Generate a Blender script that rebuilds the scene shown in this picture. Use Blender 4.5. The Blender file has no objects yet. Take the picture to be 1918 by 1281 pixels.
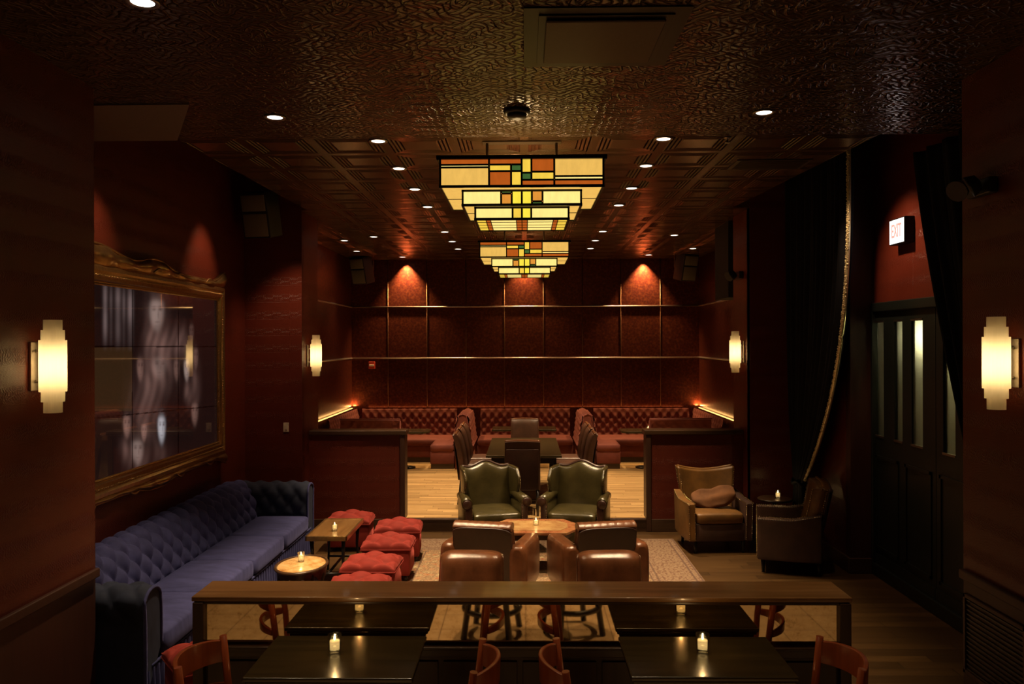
import bpy, bmesh, math, random
from mathutils import Vector, Matrix, Euler
random.seed(7)
sc = bpy.context.scene
COL = sc.collection
PI = math.pi
R = math.radians
sin, cos = math.sin, math.cos

# ------------------------------------------------------------------ camera
F = 1492.0
CAMZ = 2.55
CAMR = Matrix.Rotation(math.atan(24 / F), 3, 'Z') @ Matrix.Rotation(R(90), 3, 'X') @ Matrix.Rotation(R(-0.2), 3, 'Z')
CAMP = Vector((0, 0, CAMZ))
cd = bpy.data.cameras.new('camera')
cd.sensor_width = 36
cd.lens = F / 1918 * 36
cd.clip_end = 100
cam = bpy.data.objects.new('camera', cd)
COL.objects.link(cam)
cam.matrix_world = Matrix.Translation(CAMP) @ CAMR.to_4x4()
sc.camera = cam


def at(px, py, X=None, Y=None, z=None):
    """A world point from a photograph point and one known coordinate."""
    d = CAMR @ Vector(((px - 959) / F, -(py - 640.5) / F, -1))
    if z is not None:
        t = (z - CAMZ) / d.z
    elif Y is not None:
        t = Y / d.y
    else:
        t = X / d.x
    return CAMP + d * t


def to_px(p):
    v = CAMR.inverted() @ (Vector(p) - CAMP)
    return 959 + F * v.x / -v.z, 640.5 - F * v.y / -v.z


# ------------------------------------------------------------------ materials
class NT:
    def __init__(self, name):
        self.mat = bpy.data.materials.new(name)
        self.mat.use_nodes = True
        self.t = self.mat.node_tree
        self.t.nodes.clear()
        self.out = self.t.nodes.new('ShaderNodeOutputMaterial')

    def n(self, typ, **kw):
        x = self.t.nodes.new('ShaderNode' + typ)
        for k, v in kw.items():
            setattr(x, k, v)
        return x

    def l(self, a, b):
        self.t.links.new(a, b)

    def set(self, sock, v):
        if hasattr(v, 'is_linked') or isinstance(v, bpy.types.NodeSocket):
            self.l(v, sock)
        else:
            sock.default_value = v

    def m(self, op, a, b=None, c=None):
        x = self.n('Math', operation=op)
        self.set(x.inputs[0], a)
        if b is not None:
            self.set(x.inputs[1], b)
        if c is not None:
            self.set(x.inputs[2], c)
        return x.outputs[0]

    def obj(self):
        return self.n('TexCoord').outputs['Object']

    def xyz(self, v):
        s = self.n('SeparateXYZ')
        self.l(v, s.inputs[0])
        return s.outputs

    def scale(self, v, s):
        x = self.n('Mapping')
        self.l(v, x.inputs[0])
        x.inputs['Scale'].default_value = s
        return x.outputs[0]

    def noise(self, v, s, d=3, r=.55):
        x = self.n('TexNoise')
        self.l(v, x.inputs['Vector'])
        x.inputs['Scale'].default_value = s
        x.inputs['Detail'].default_value = d
        x.inputs['Roughness'].default_value = r
        return x.outputs[0]

    def voro(self, v, s, feature='F1'):
        x = self.n('TexVoronoi', feature=feature)
        self.l(v, x.inputs['Vector'])
        x.inputs['Scale'].default_value = s
        return x.outputs[0]

    def ramp(self, f, stops):
        x = self.n('ValToRGB')
        self.l(f, x.inputs[0])
        e = x.color_ramp.elements
        while len(e) < len(stops):
            e.new(.5)
        for k, (p, c) in zip(e, stops):
            k.position = p
            k.color = (*c, 1) if len(c) == 3 else c
        return x.outputs[0]

    def mix(self, f, a, b):
        x = self.n('Mix', data_type='RGBA')
        self.set(x.inputs[0], f)
        self.set(x.inputs[6], a if not isinstance(a, tuple) else (*a, 1))
        self.set(x.inputs[7], b if not isinstance(b, tuple) else (*b, 1))
        return x.outputs[2]

    def bump(self, h, strength=.5, dist=.01):
        x = self.n('Bump')
        x.inputs['Strength'].default_value = strength
        x.inputs['Distance'].default_value = dist
        self.l(h, x.inputs['Height'])
        return x.outputs[0]

    def pbr(self, col, rough=.5, metal=0, normal=None, spec=.5, emit=None, es=0, sheen=0, coat=0, trans=0, ior=1.5):
        p = self.n('BsdfPrincipled')
        self.set(p.inputs['Base Color'], (*col, 1) if isinstance(col, tuple) else col)
        self.set(p.inputs['Roughness'], rough)
        self.set(p.inputs['Metallic'], metal)
        p.inputs['Specular IOR Level'].default_value = spec
        p.inputs['IOR'].default_value = ior
        if normal is not None:
            self.l(normal, p.inputs['Normal'])
        if emit is not None:
            self.set(p.inputs['Emission Color'], (*emit, 1) if isinstance(emit, tuple) else emit)
            p.inputs['Emission Strength'].default_value = es
        p.inputs['Sheen Weight'].default_value = sheen
        p.inputs['Coat Weight'].default_value = coat
        p.inputs['Coat Roughness'].default_value = .08
        p.inputs['Transmission Weight'].default_value = trans
        self.l(p.outputs[0], self.out.inputs[0])
        return p


def plain(name, col, rough=.5, metal=0, nscale=40, var=.25, bump=.0, **kw):
    t = NT(name)
    o = t.obj()
    n = t.noise(o, nscale, 4)
    c = t.mix(n, tuple(x * (1 - var) for x in col), tuple(min(1, x * (1 + var)) for x in col))
    nm = t.bump(n, bump, .004) if bump else None
    t.pbr(c, rough, metal, nm, **kw)
    return t.mat


def emis(name, col, s):
    t = NT(name)
    o = t.obj()
    n = t.noise(t.scale(o, (1, 1, .35)), 22, 4, .65)
    c = t.mix(n, tuple(x * .72 for x in col), tuple(x * 1.1 for x in col))
    t.pbr((.1, .07, .03), .3, 0, None, emit=c, es=s)
    return t.mat


def ornament(t, u, v, cell, k1=7.0, k2=26.0):
    """height of one embossed scroll tile, repeated every cell metres"""
    def f(a):
        return t.m('SUBTRACT', t.m('FRACT', t.m('DIVIDE', a, cell)), .5)
    a, b = f(u), f(v)
    r = t.m('SQRT', t.m('ADD', t.m('MULTIPLY', a, a), t.m('MULTIPLY', b, b)))
    th = t.m('ARCTAN2', a, b)
    w = t.m('SINE', t.m('ADD', t.m('MULTIPLY', r, k2), t.m('MULTIPLY', t.m('SINE', t.m('MULTIPLY', th, k1 + 1)), 2.2)))
    w2 = t.m('SINE', t.m('ADD', t.m('MULTIPLY', t.m('ABSOLUTE', a), k2 * 1.3), t.m('MULTIPLY', t.m('SINE', t.m('MULTIPLY', b, k2)), 1.9)))
    e = t.m('MAXIMUM', t.m('ABSOLUTE', a), t.m('ABSOLUTE', b))
    seam = t.m('MULTIPLY', t.m('GREATER_THAN', e, .485), 2.0)
    def ridge(q):
        return t.m('POWER', t.m('SUBTRACT', 1.0, t.m('ABSOLUTE', q)), 3.0)
    h = t.m('ADD', t.m('MULTIPLY', t.m('MAXIMUM', ridge(w), ridge(w2)), .8), seam)
    return h, e


def mat_wallpaper(name, axis, col, rough=.36, strength=.5):
    t = NT(name)
    o = t.obj()
    x, y, z = t.xyz(o)
    u = y if axis == 'X' else x
    h, e = ornament(t, u, z, .22, 5, 24)
    h2, _ = ornament(t, u, t.m('MULTIPLY', z, 2.0), .44, 3, 40)
    row = t.m('MAXIMUM', 0.0, t.m('SINE', t.m('MULTIPLY', z, 28.5)))
    hh = t.m('ADD', t.m('MULTIPLY', h, row), t.m('MULTIPLY', h2, .12))
    n = t.noise(o, 3, 4)
    c = t.mix(n, tuple(k * .7 for k in col), tuple(k * 1.25 for k in col))
    t.pbr(c, rough, 0, t.bump(hh, strength, .008), spec=.32)
    return t.mat


def mat_tin(name, col, kind):
    t = NT(name)
    o = t.obj()
    x, y, z = t.xyz(o)
    if kind == 'scroll':
        h, e = ornament(t, x, y, .61, 5, 27)
        d = t.noise(o, 18, 2)
        h = t.m('ADD', h, t.m('MULTIPLY', d, .2))
        b = t.bump(h, .9, .011)
        rough = .22
    else:
        def f(a):
            return t.m('SUBTRACT', t.m('FRACT', t.m('DIVIDE', a, .61)), .5)
        a, b_ = t.m('ABSOLUTE', f(x)), t.m('ABSOLUTE', f(y))
        e = t.m('MAXIMUM', a, b_)
        ln = t.m('SINE', t.m('MULTIPLY', e, 110))
        msk = t.m('MULTIPLY', t.m('GREATER_THAN', e, .24), t.m('LESS_THAN', e, .44))
        h = t.m('ADD', t.m('MULTIPLY', ln, msk), t.m('MULTIPLY', t.m('GREATER_THAN', e, .485), 1.6))
        b = t.bump(h, 1.0, .016)
        rough = .24
    n = t.noise(o, 2, 4)
    c = t.mix(n, tuple(k * .75 for k in col), tuple(k * 1.2 for k in col))
    t.pbr(c, rough, .25, b, spec=.36)
    return t.mat


def mat_wood(name, c1, c2, rough=.35, along='x', plank=0.0, coat=0, gs=1.0, spec=.5):
    t = NT(name)
    o = t.obj()
    sx = {'x': (1.2, 22, 22), 'y': (22, 1.2, 22), 'z': (22, 22, 1.2)}[along]
    v = t.scale(o, tuple(k * gs for k in sx))
    n = t.noise(v, 1.0, 6, .6)
    w = t.noise(v, 3.5, 3, .6)
    f = t.m('ADD', t.m('MULTIPLY', n, .75), t.m('MULTIPLY', w, .3))
    c = t.ramp(f, [(.3, c1), (.72, c2)])
    nm = None
    if plank:
        x, y, z = t.xyz(o)
        if along == 'y':
            x, y = y, x
        row = t.m('FLOOR', t.m('DIVIDE', y, plank))
        wn = t.n('TexWhiteNoise', noise_dimensions='1D')
        t.l(row, wn.inputs['W'])
        xs = t.m('DIVIDE', t.m('ADD', x, t.m('MULTIPLY', wn.outputs[0], 1.7)), 1.3)
        wn2 = t.n('TexWhiteNoise', noise_dimensions='2D')
        cb = t.n('CombineXYZ')
        t.l(row, cb.inputs[0])
        t.l(t.m('FLOOR', xs), cb.inputs[1])
        t.l(cb.outputs[0], wn2.inputs['Vector'])
        c = t.mix(t.m('MULTIPLY', wn2.outputs[0], .62), c, tuple(k * .55 for k in c1))
        fy = t.m('ABSOLUTE', t.m('SUBTRACT', t.m('FRACT', t.m('DIVIDE', y, plank)), .5))
        fx = t.m('ABSOLUTE', t.m('SUBTRACT', t.m('FRACT', xs), .5))
        g = t.m('MAXIMUM', t.m('GREATER_THAN', fy, .48), t.m('GREATER_THAN', fx, .497))
        c = t.mix(t.m('MULTIPLY', g, .7), c, tuple(k * .25 for k in c1))
        nm = t.bump(t.m('SUBTRACT', 1.0, g), .3, .003)
    t.pbr(c, rough, 0, nm, coat=coat, spec=spec)
    return t.mat


def mat_copper(name, axis):
    t = NT(name)
    o = t.obj()
    n = t.noise(o, 16, 5, .65)
    v = t.voro(o, 22)
    f = t.m('ADD', t.m('MULTIPLY', n, .8), t.m('MULTIPLY', v, .35))
    c = t.ramp(f, [(.35, (.07, .016, .012)), (.55, (.105, .019, .011)), (.78, (.18, .045, .018))])
    t.pbr(c, .34, .5, t.bump(f, .2, .004), spec=.5)
    return t.mat


def mat_leather(name, col, rough=.36, var=.35):
    t = NT(name)
    o = t.obj()
    n = t.noise(o, 5, 5, .6)
    w = t.voro(o, 140, 'DISTANCE_TO_EDGE')
    c = t.ramp(n, [(.3, tuple(k * (1 - var) for k in col)), (.7, tuple(k * (1 + var) for k in col))])
    h = t.m('ADD', t.m('MULTIPLY', t.noise(o, 18, 4), 1.0), t.m('MULTIPLY', w, .6))
    t.pbr(c, rough, 0, t.bump(h, .12, .01), spec=.55)
    return t.mat


def mat_velvet(name, col, sheen=.6, var=.3):
    t = NT(name)
    o = t.obj()
    n = t.noise(t.scale(o, (3, 9, 3)), 1.6, 5, .6)
    f = t.noise(o, 260, 2)
    c = t.ramp(n, [(.3, tuple(k * (1 - var) for k in col)), (.7, tuple(k * (1 + var) for k in col))])
    p = t.pbr(c, .8, 0, t.bump(f, .15, .002), spec=.2, sheen=sheen)
    p.inputs['Sheen Tint'].default_value = (*[min(1, k * 4 + .1) for k in col], 1)
    p.inputs['Sheen Roughness'].default_value = .4
    return t.mat


def mat_mirror():
    t = NT('antique_mirror')
    o = t.obj()
    n = t.noise(o, 9, 6, .7)
    n2 = t.noise(o, 55, 4, .7)
    f = t.m('ADD', t.m('MULTIPLY', n, .6), t.m('MULTIPLY', n2, .4))
    c = t.ramp(f, [(.28, (.34, .23, .13)), (.46, (.72, .56, .36)), (.7, (.80, .66, .46))])
    t.pbr(c, t.m('ADD', .015, t.m('MULTIPLY', n2, .03)), 1.0)
    return t.mat


def mat_rug():
    t = NT('persian_rug_wool')
    o = t.obj()
    x, y, z = t.xyz(o)
    hw, hl = 1.86, 2.7
    ex = t.m('SUBTRACT', hw, t.m('ABSOLUTE', x))
    ey = t.m('SUBTRACT', hl, t.m('ABSOLUTE', y))
    e = t.m('MINIMUM', ex, ey)
    v1 = t.voro(o, 13)
    v2 = t.voro(o, 38)
    n = t.noise(o, 60, 3)
    s = t.m('MULTIPLY', t.m('SINE', t.m('MULTIPLY', x, 30)), t.m('SINE', t.m('MULTIPLY', y, 30)))
    f = t.m('ADD', t.m('ADD', t.m('MULTIPLY', v1, .5), t.m('MULTIPLY', v2, .5)), t.m('ADD', t.m('MULTIPLY', s, .16), t.m('MULTIPLY', n, .25)))
    field = t.ramp(f, [(.2, (.22, .07, .03)), (.38, (.30, .12, .06)), (.52, (.33, .22, .12)), (.68, (.17, .10, .06)), (.9, (.36, .27, .15))])
    f2 = t.m('ADD', t.m('MULTIPLY', v2, .9), t.m('MULTIPLY', n, .3))
    border = t.ramp(f2, [(.3, (.22, .13, .08)), (.5, (.28, .20, .13)), (.75, (.16, .09, .06))])
    bm = t.m('LESS_THAN', e, .55)
    line = t.m('GREATER_THAN', t.m('SINE', t.m('MULTIPLY', e, 95)), .55)
    lm = t.m('MULTIPLY', line, t.m('MULTIPLY', t.m('LESS_THAN', e, .62), t.m('GREATER_THAN', e, .42)))
    lm2 = t.m('MULTIPLY', line, t.m('LESS_THAN', e, .12))
    c = t.mix(bm, field, border)
    c = t.mix(t.m('MULTIPLY', t.m('MAXIMUM', lm, lm2), .7), c, (.10, .06, .05))
    t.pbr(c, .95, 0, t.bump(n, .4, .004), spec=.1)
    return t.mat


def mat_tile():
    t = NT('beige_floor_tile')
    o = t.obj()
    x, y, z = t.xyz(o)
    fx = t.m('ABSOLUTE', t.m('SUBTRACT', t.m('FRACT', t.m('DIVIDE', x, .33)), .5))
    fy = t.m('ABSOLUTE', t.m('SUBTRACT', t.m('FRACT', t.m('DIVIDE', y, .33)), .5))
    g = t.m('GREATER_THAN', t.m('MAXIMUM', fx, fy), .488)
    n = t.noise(o, 14, 6, .7)
    c = t.ramp(n, [(.3, (.42, .29, .15)), (.7, (.62, .46, .27))])
    c = t.mix(g, c, (.22, .15, .09))
    t.pbr(c, .5, 0, t.bump(t.m('SUBTRACT', 1.0, g), .3, .003))
    return t.mat


def mat_marble(name, c1, c2, c3):
    t = NT(name)
    o = t.obj()
    n = t.noise(o, 7, 6, .7)
    c = t.ramp(n, [(.36, c1), (.52, c2), (.66, c3)])
    t.pbr(c, .2, 0, None)
    return t.mat


def mat_glass(name, col=(1, 1, 1), rough=.0, ior=1.45):
    t = NT(name)
    o = t.obj()
    n = t.noise(o, 30, 2)
    p = t.pbr(t.mix(n, col, tuple(k * .97 for k in col)), rough, 0, None, trans=1, ior=ior)
    return t.mat


def mat_thin_glass(name):
    t = NT(name)
    o = t.obj()
    n = t.noise(o, 40, 2)
    a = t.n('BsdfTransparent')
    t.l(t.mix(n, (.93, .93, .90), (.98, .98, .96)), a.inputs[0])
    b = t.n('BsdfGlossy')
    b.inputs['Roughness'].default_value = .03
    lw = t.n('LayerWeight')
    lw.inputs[0].default_value = .5
    mx = t.n('MixShader')
    t.l(t.m('ADD', .03, t.m('MULTIPLY', lw.outputs[0], .5)), mx.inputs[0])
    t.l(a.outputs[0], mx.inputs[1])
    t.l(b.outputs[0], mx.inputs[2])
    t.l(mx.outputs[0], t.out.inputs[0])
    return t.mat


def mat_translucent(name, col):
    t = NT(name)
    o = t.obj()
    n = t.noise(o, 12, 3)
    c = t.mix(n, tuple(k * .92 for k in col), col)
    a = t.n('BsdfTranslucent')
    t.l(c, a.inputs[0])
    b = t.n('BsdfPrincipled')
    t.l(c, b.inputs['Base Color'])
    b.inputs['Roughness'].default_value = .25
    mx = t.n('MixShader')
    mx.inputs[0].default_value = .25
    t.l(a.outputs[0], mx.inputs[1])
    t.l(b.outputs[0], mx.inputs[2])
    t.l(mx.outputs[0], t.out.inputs[0])
    return t.mat


M = {}
RED = (.105, .019, .010)
M['paper_x'] = mat_wallpaper('red_embossed_wallpaper', 'X', RED)
M['paper_y'] = mat_wallpaper('red_embossed_wallpaper_facing', 'Y', RED)
M['tin_scroll'] = mat_tin('scrolled_tin_ceiling', (.068, .035, .016), 'scroll')
M['tin_coffer'] = mat_tin('ridged_tin_ceiling', (.10, .05, .022), 'coffer')
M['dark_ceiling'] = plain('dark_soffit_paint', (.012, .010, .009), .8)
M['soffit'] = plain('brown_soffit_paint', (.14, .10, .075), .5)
M['pillow'] = mat_leather('brown_pillow_suede', (.13, .050, .014), .9)
M['floor'] = mat_wood('dark_brown_floor', (.055, .027, .008), (.12, .062, .020), .38, 'x', .13)
M['floor_light'] = mat_wood('golden_plank_floor', (.34, .185, .06), (.84, .56, .25), .36, 'x', .085, gs=1.5)
M['tile'] = mat_tile()
M['dark_wood'] = mat_wood('dark_walnut', (.028, .014, .008), (.07, .035, .016), .32, 'x')
M['dark_wood_z'] = mat_wood('dark_walnut_upright', (.03, .012, .008), (.062, .026, .014), .38, 'z')
M['wainscot'] = mat_wood('dark_red_panelling', (.034, .010, .006), (.052, .016, .009), .5, 'z')
M['shelf_wood'] = mat_wood('brown_oak_shelf', (.14, .062, .018), (.34, .17, .06), .30, 'x', coat=.2)
M['table_dark'] = mat_wood('black_brown_table', (.022, .015, .006), (.055, .036, .013), .24, 'x', coat=.12)
M['chair_wood'] = mat_wood('red_brown_chair_wood', (.20, .04, .012), (.34, .075, .022), .3, 'z', coat=.15)
M['black_wood'] = plain('black_wood', (.014, .011, .010), .35)
M['copper_y'] = mat_copper('copper_panel', 'Y')
M['strip'] = plain('bronze_strip', (.80, .72, .66), .40, 1.0)
M['copper_line'] = plain('dark_copper_strip', (.17, .08, .04), .45, .9)
M['green_leather'] = mat_leather('green_leather', (.046, .036, .012), .27)
M['brown_leather'] = mat_leather('brown_leather', (.125, .045, .018), .25)
M['dark_leather'] = mat_leather('dark_brown_leather', (.035, .013, .008), .38)
M['chair_leather'] = mat_leather('chocolate_leather', (.08, .034, .018), .4)
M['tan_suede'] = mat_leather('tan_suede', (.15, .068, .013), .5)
M['tan_shaded'] = mat_leather('shaded_tan_suede', (.05, .022, .014), .6)  # copy of the tan suede with shade put into the colour
M['blue_velvet'] = mat_velvet('blue_velvet', (.048, .052, .155), .35)
M['blue_dark'] = mat_velvet('deep_blue_velvet', (.022, .028, .055), .15)
M['red_velvet'] = mat_velvet('red_velvet', (.215, .024, .018), .25, .2)
M['rose_velvet'] = mat_velvet('wine_velvet', (.19, .055, .042), .45, .2)
M['black_velvet'] = mat_velvet('black_velvet', (.006, .007, .010), .06)
M['gold'] = plain('aged_gilding', (.46, .29, .12), .28, .9, 30, .4, .15)
M['brass'] = plain('brass_nail', (.55, .42, .22), .25, 1.0)
M['bead'] = plain('gold_sequin', (.80, .62, .36), .3, .7, 90, .5)
M['lead'] = plain('blackened_metal', (.010, .009, .008), .4, .6)
M['black'] = plain('black_plastic', (.012, .012, .012), .45)
M['speaker'] = plain('speaker_grille', (.18, .17, .12), .6, .3, 200, .4, .3)
M['nickel'] = plain('brushed_nickel', (.35, .3, .25), .35, 1.0)
M['ivory'] = plain('ivory_plastic', (.62, .55, .42), .4)
M['red_plastic'] = plain('red_plastic', (.5, .05, .03), .4)
M['white_plastic'] = plain('white_plastic', (.75, .7, .62), .4)
M['door_green'] = plain('black_green_door_paint', (.010, .014, .012), .35)
M['door_glass'] = mat_glass('frosted_door_glass', (.55, .58, .42), .35)
M['pale_room'] = plain('pale_lobby_wall', (.5, .45, .32), .8)
M['marble'] = mat_marble('amber_marble', (.34, .15, .04), (.62, .38, .15), (.72, .52, .28))
M['burl'] = mat_marble('burl_top', (.22, .07, .03), (.31, .12, .05), (.36, .20, .08))
M['side_top'] = mat_wood('gilt_brown_top', (.13, .065, .022), (.26, .14, .05), .2, 'y', coat=.4)
M['mirror'] = mat_mirror()
M['rug'] = mat_rug()
M['glass'] = mat_thin_glass('clear_votive_glass')
M['wax'] = plain('candle_wax', (.85, .72, .45), .5, emit=(1, .64, .24), es=1.1)  # emission stands in for flame light soaking through the wax
M['flame'] = emis('candle_flame', (1, .72, .32), 14)
M['opal'] = mat_translucent('opal_glass', (.98, .86, .62))
M['lamp_disc'] = emis('downlight_lens', (1, .93, .80), 5)
M['exit_face'] = emis('exit_sign_face', (1.0, .98, .95), 2.6)
M['exit_text'] = emis('exit_sign_letters', (.98, .50, .45), .9)
M['led'] = emis('warm_led', (1, .68, .18), 2.0)
M['vent'] = plain('bronze_vent', (.06, .035, .018), .5, .3)
G = lambda n, c, s: emis('stained_glass_' + n, c, s)
M['g_cream'] = G('cream', (1.0, .58, .12), .92)
M['g_pale'] = G('pale', (1.0, .76, .23), 1.22)
M['g_orange'] = G('orange', (.95, .19, .02), .52)
M['g_amber'] = G('amber', (1.0, .38, .05), .8)
M['g_yellow'] = G('yellow', (1.0, .66, .07), 1.0)
M['g_lime'] = G('lime', (.98, .78, .06), 1.1)
M['g_green'] = G('green', (.10, .26, .06), .5)


# ------------------------------------------------------------------ mesh builder
class MB:
    def __init__(self):
        self.bm = bmesh.new()
        self.mi = 0

    def mat(self, i):
        self.mi = i
        return self

    def _faces(self, fs, smooth=False):
        for f in fs:
            f.material_index = self.mi
            f.smooth = smooth

    def quad(self, *pts, smooth=False):
        vs = [self.bm.verts.new(p) for p in pts]
        f = self.bm.faces.new(vs)
        self._faces([f], smooth)
        return f

    def box(self, x0, x1, y0, y1, z0, z1, bevel=0, seg=2, M4=None, smooth=None):
        r = bmesh.ops.create_cube(self.bm, size=1)
        vs = r['verts']
        bmesh.ops.scale(self.bm, vec=(abs(x1 - x0), abs(y1 - y0), abs(z1 - z0)), verts=vs)
        bmesh.ops.translate(self.bm, vec=((x0 + x1) / 2, (y0 + y1) / 2, (z0 + z1) / 2), verts=vs)
        fs = list({f for v in vs for f in v.link_faces})
        self._faces(fs, bool(bevel) if smooth is None else smooth)
        if bevel:
            es = list({e for v in vs for e in v.link_edges})
            r = bmesh.ops.bevel(self.bm, geom=es, offset=bevel, segments=seg, affect='EDGES', profile=.5)
            vs = list({v for f in r['faces'] for v in f.verts} | {v for v in vs if v.is_valid})
            fs = list({f for v in vs for f in v.link_faces})
            self._faces(fs, True if smooth is None else smooth)
        if M4 is not None:
            bmesh.ops.transform(self.bm, matrix=M4, verts=vs)
        return vs

    def grid(self, fn, nu, nv, smooth=True, closed_u=False):
        rows = []
        for j in range(nv + 1):
            rows.append([self.bm.verts.new(fn(i / nu, j / nv)) for i in range(nu if closed_u else nu + 1)])
        n = nu
        for j in range(nv):
            for i in range(n):
                i2 = (i + 1) % nu if closed_u else i + 1
                f = self.bm.faces.new((rows[j][i], rows[j][i2], rows[j + 1][i2], rows[j + 1][i]))
                f.material_index = self.mi
                f.smooth = smooth
        return rows

    def shell(self, front, back, nu, nv, smooth=True):
        a = self.grid(front, nu, nv, smooth)
        b = self.grid(lambda u, v: back(u, v), nu, nv, smooth)
        def st(p, q):
            for k in range(len(p) - 1):
                f = self.bm.faces.new((p[k], q[k], q[k + 1], p[k + 1]))
                f.material_index = self.mi
                f.smooth = smooth
        st(a[0], b[0]); st(a[-1], b[-1])
        st([r[0] for r in a], [r[0] for r in b])
        st([r[-1] for r in a], [r[-1] for r in b])

    def superq(self, c, a, e1=.4, e2=.25, nu=32, nv=14, crown=0, rot=None):
        def sg(x, e):
            return math.copysign(abs(x) ** e, x)
        def fn(u, v):
            t, p = u * 2 * PI, (v - .5) * PI
            cp = sg(cos(p), e1)
            x, y, z = cp * sg(cos(t), e2), cp * sg(sin(t), e2), sg(sin(p), e1)
            if crown and z > 0:
                z += crown * max(0, 1 - x * x) * max(0, 1 - y * y)
            q = Vector((x * a[0], y * a[1], z * a[2]))
            if rot is not None:
                q = rot @ q
            return q + Vector(c)
        self.grid(fn, nu, nv, True, closed_u=True)

    def lathe(self, prof, c=(0, 0, 0), n=20, sx=1, sy=1, smooth=True):
        c = Vector(c)
        rows = []
        for r, z in prof:
            rows.append([self.bm.verts.new(c + Vector((r * sx * cos(2 * PI * i / n), r * sy * sin(2 * PI * i / n), z))) for i in range(n)])
        for j in range(len(rows) - 1):
            for i in range(n):
                f = self.bm.faces.new((rows[j][i], rows[j][(i + 1) % n], rows[j + 1][(i + 1) % n], rows[j + 1][i]))
                f.material_index = self.mi
                f.smooth = smooth
        for row, flip in ((rows[0], True), (rows[-1], False)):
            if len(row) > 2:
                f = self.bm.faces.new(row[::-1] if flip else row)
                f.material_index = self.mi

    def tube(self, pts, r, n=10, cap=True):
        pts = [Vector(p) for p in pts]
        rs = r if isinstance(r, (list, tuple)) else [r] * len(pts)
        rows = []
        up = Vector((0, 0, 1))
        for k, p in enumerate(pts):
            d = (pts[min(k + 1, len(pts) - 1)] - pts[max(k - 1, 0)]).normalized()
            a = d.cross(up if abs(d.z) < .95 else Vector((1, 0, 0))).normalized()
            b = d.cross(a).normalized()
            rows.append([self.bm.verts.new(p + rs[k] * (a * cos(2 * PI * i / n) + b * sin(2 * PI * i / n))) for i in range(n)])
        for j in range(len(rows) - 1):
            for i in range(n):
                f = self.bm.faces.new((rows[j][i], rows[j][(i + 1) % n], rows[j + 1][(i + 1) % n], rows[j + 1][i]))
                f.material_index = self.mi
                f.smooth = True
        if cap:
            for row in (rows[0], rows[-1]):
                self.bm.faces.new(row).material_index = self.mi

    def prism(self, poly, z0, z1, smooth=False):
        a = [self.bm.verts.new((x, y, z0)) for x, y in poly]
        b = [self.bm.verts.new((x, y, z1)) for x, y in poly]
        n = len(poly)
        fs = [self.bm.faces.new(a[::-1]), self.bm.faces.new(b)]
        for i in range(n):
            fs.append(self.bm.faces.new((a[i], a[(i + 1) % n], b[(i + 1) % n], b[i])))
        self._faces(fs, smooth)

    def ball(self, c, r, sub=1):
        q = bmesh.ops.create_icosphere(self.bm, subdivisions=sub, radius=r)
        bmesh.ops.translate(self.bm, vec=c, verts=q['verts'])
        self._faces({f for v in q['verts'] for f in v.link_faces}, True)

    def xf(self, M4):
        bmesh.ops.transform(self.bm, matrix=M4, verts=self.bm.verts[:])
        return self

    def build(self, name, mats, parent=None, bevel=0, seg=2, loc=None, rz=0):
        bmesh.ops.recalc_face_normals(self.bm, faces=self.bm.faces[:])
        me = bpy.data.meshes.new(name)
        self.bm.to_mesh(me)
        self.bm.free()
        for m in (mats if isinstance(mats, (list, tuple)) else [mats]):
            me.materials.append(M[m] if isinstance(m, str) else m)
        o = bpy.data.objects.new(name, me)
        COL.objects.link(o)
        if parent is not None:
            o.parent = parent
        if loc is not None:
            o.location = loc
        o.rotation_euler.z = rz
        if bevel:
            b = o.modifiers.new('Bevel', 'BEVEL')
            b.width = bevel
            b.segments = seg
            b.limit_method = 'ANGLE'
            b.angle_limit = R(40)
            for p in me.polygons:
                p.use_smooth = True
            w = o.modifiers.new('Weighted', 'WEIGHTED_NORMAL')
            w.keep_sharp = True
        return o


def tag(o, label=None, cat=None, group=None, kind=None):
    if label: o['label'] = label
    if cat: o['category'] = cat
    if group: o['group'] = group
    if kind: o['kind'] = kind
    return o


def thing(name, label, cat, loc=(0, 0, 0), rz=0, group=None):
    o = bpy.data.objects.new(name, None)
    o.empty_display_size = .1
    COL.objects.link(o)
    o.location = loc
    o.rotation_euler.z = rz
    return tag(o, label, cat, group)


def clone(o, parent=None, loc=None, rz=None, label=None, group=None):
    c = o.copy()
    COL.objects.link(c)
    if parent is not None:
        c.parent = parent
    if loc is not None:
        c.location = loc
    if rz is not None:
        c.rotation_euler.z = rz
    if label: c['label'] = label
    if group: c['group'] = group
    for ch in list(o.children):
        clone(ch, c)
    return c


def struct(name, mb, mats, label, bevel=0):
    o = mb.build(name, mats, None, bevel)
    return tag(o, label, None, None, 'structure')


def SB(name, x0, x1, y0, y1, z0, z1, mat, label, bevel=0):
    mb = MB()
    mb.box(x0, x1, y0, y1, z0, z1)
    return struct(name, mb, mat, label, bevel)


def light(name, kind, loc, energy, col, **kw):
    d = bpy.data.lights.new(name, kind)
    d.energy = energy
    d.color = col
    for k, v in kw.items():
        setattr(d, k, v)
    o = bpy.data.objects.new(name, d)
    COL.objects.link(o)
    o.location = loc
    return o


def aim(o, target):
    d = Vector(target) - o.location
    o.rotation_euler = d.to_track_quat('-Z', 'Y').to_euler()


def tuft_h(u, v, du, dv, p=.5):
    a, b = u / du + v / dv, u / du - v / dv
    return (abs(sin(PI * a)) * abs(sin(PI * b))) ** p if True else 0
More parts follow.
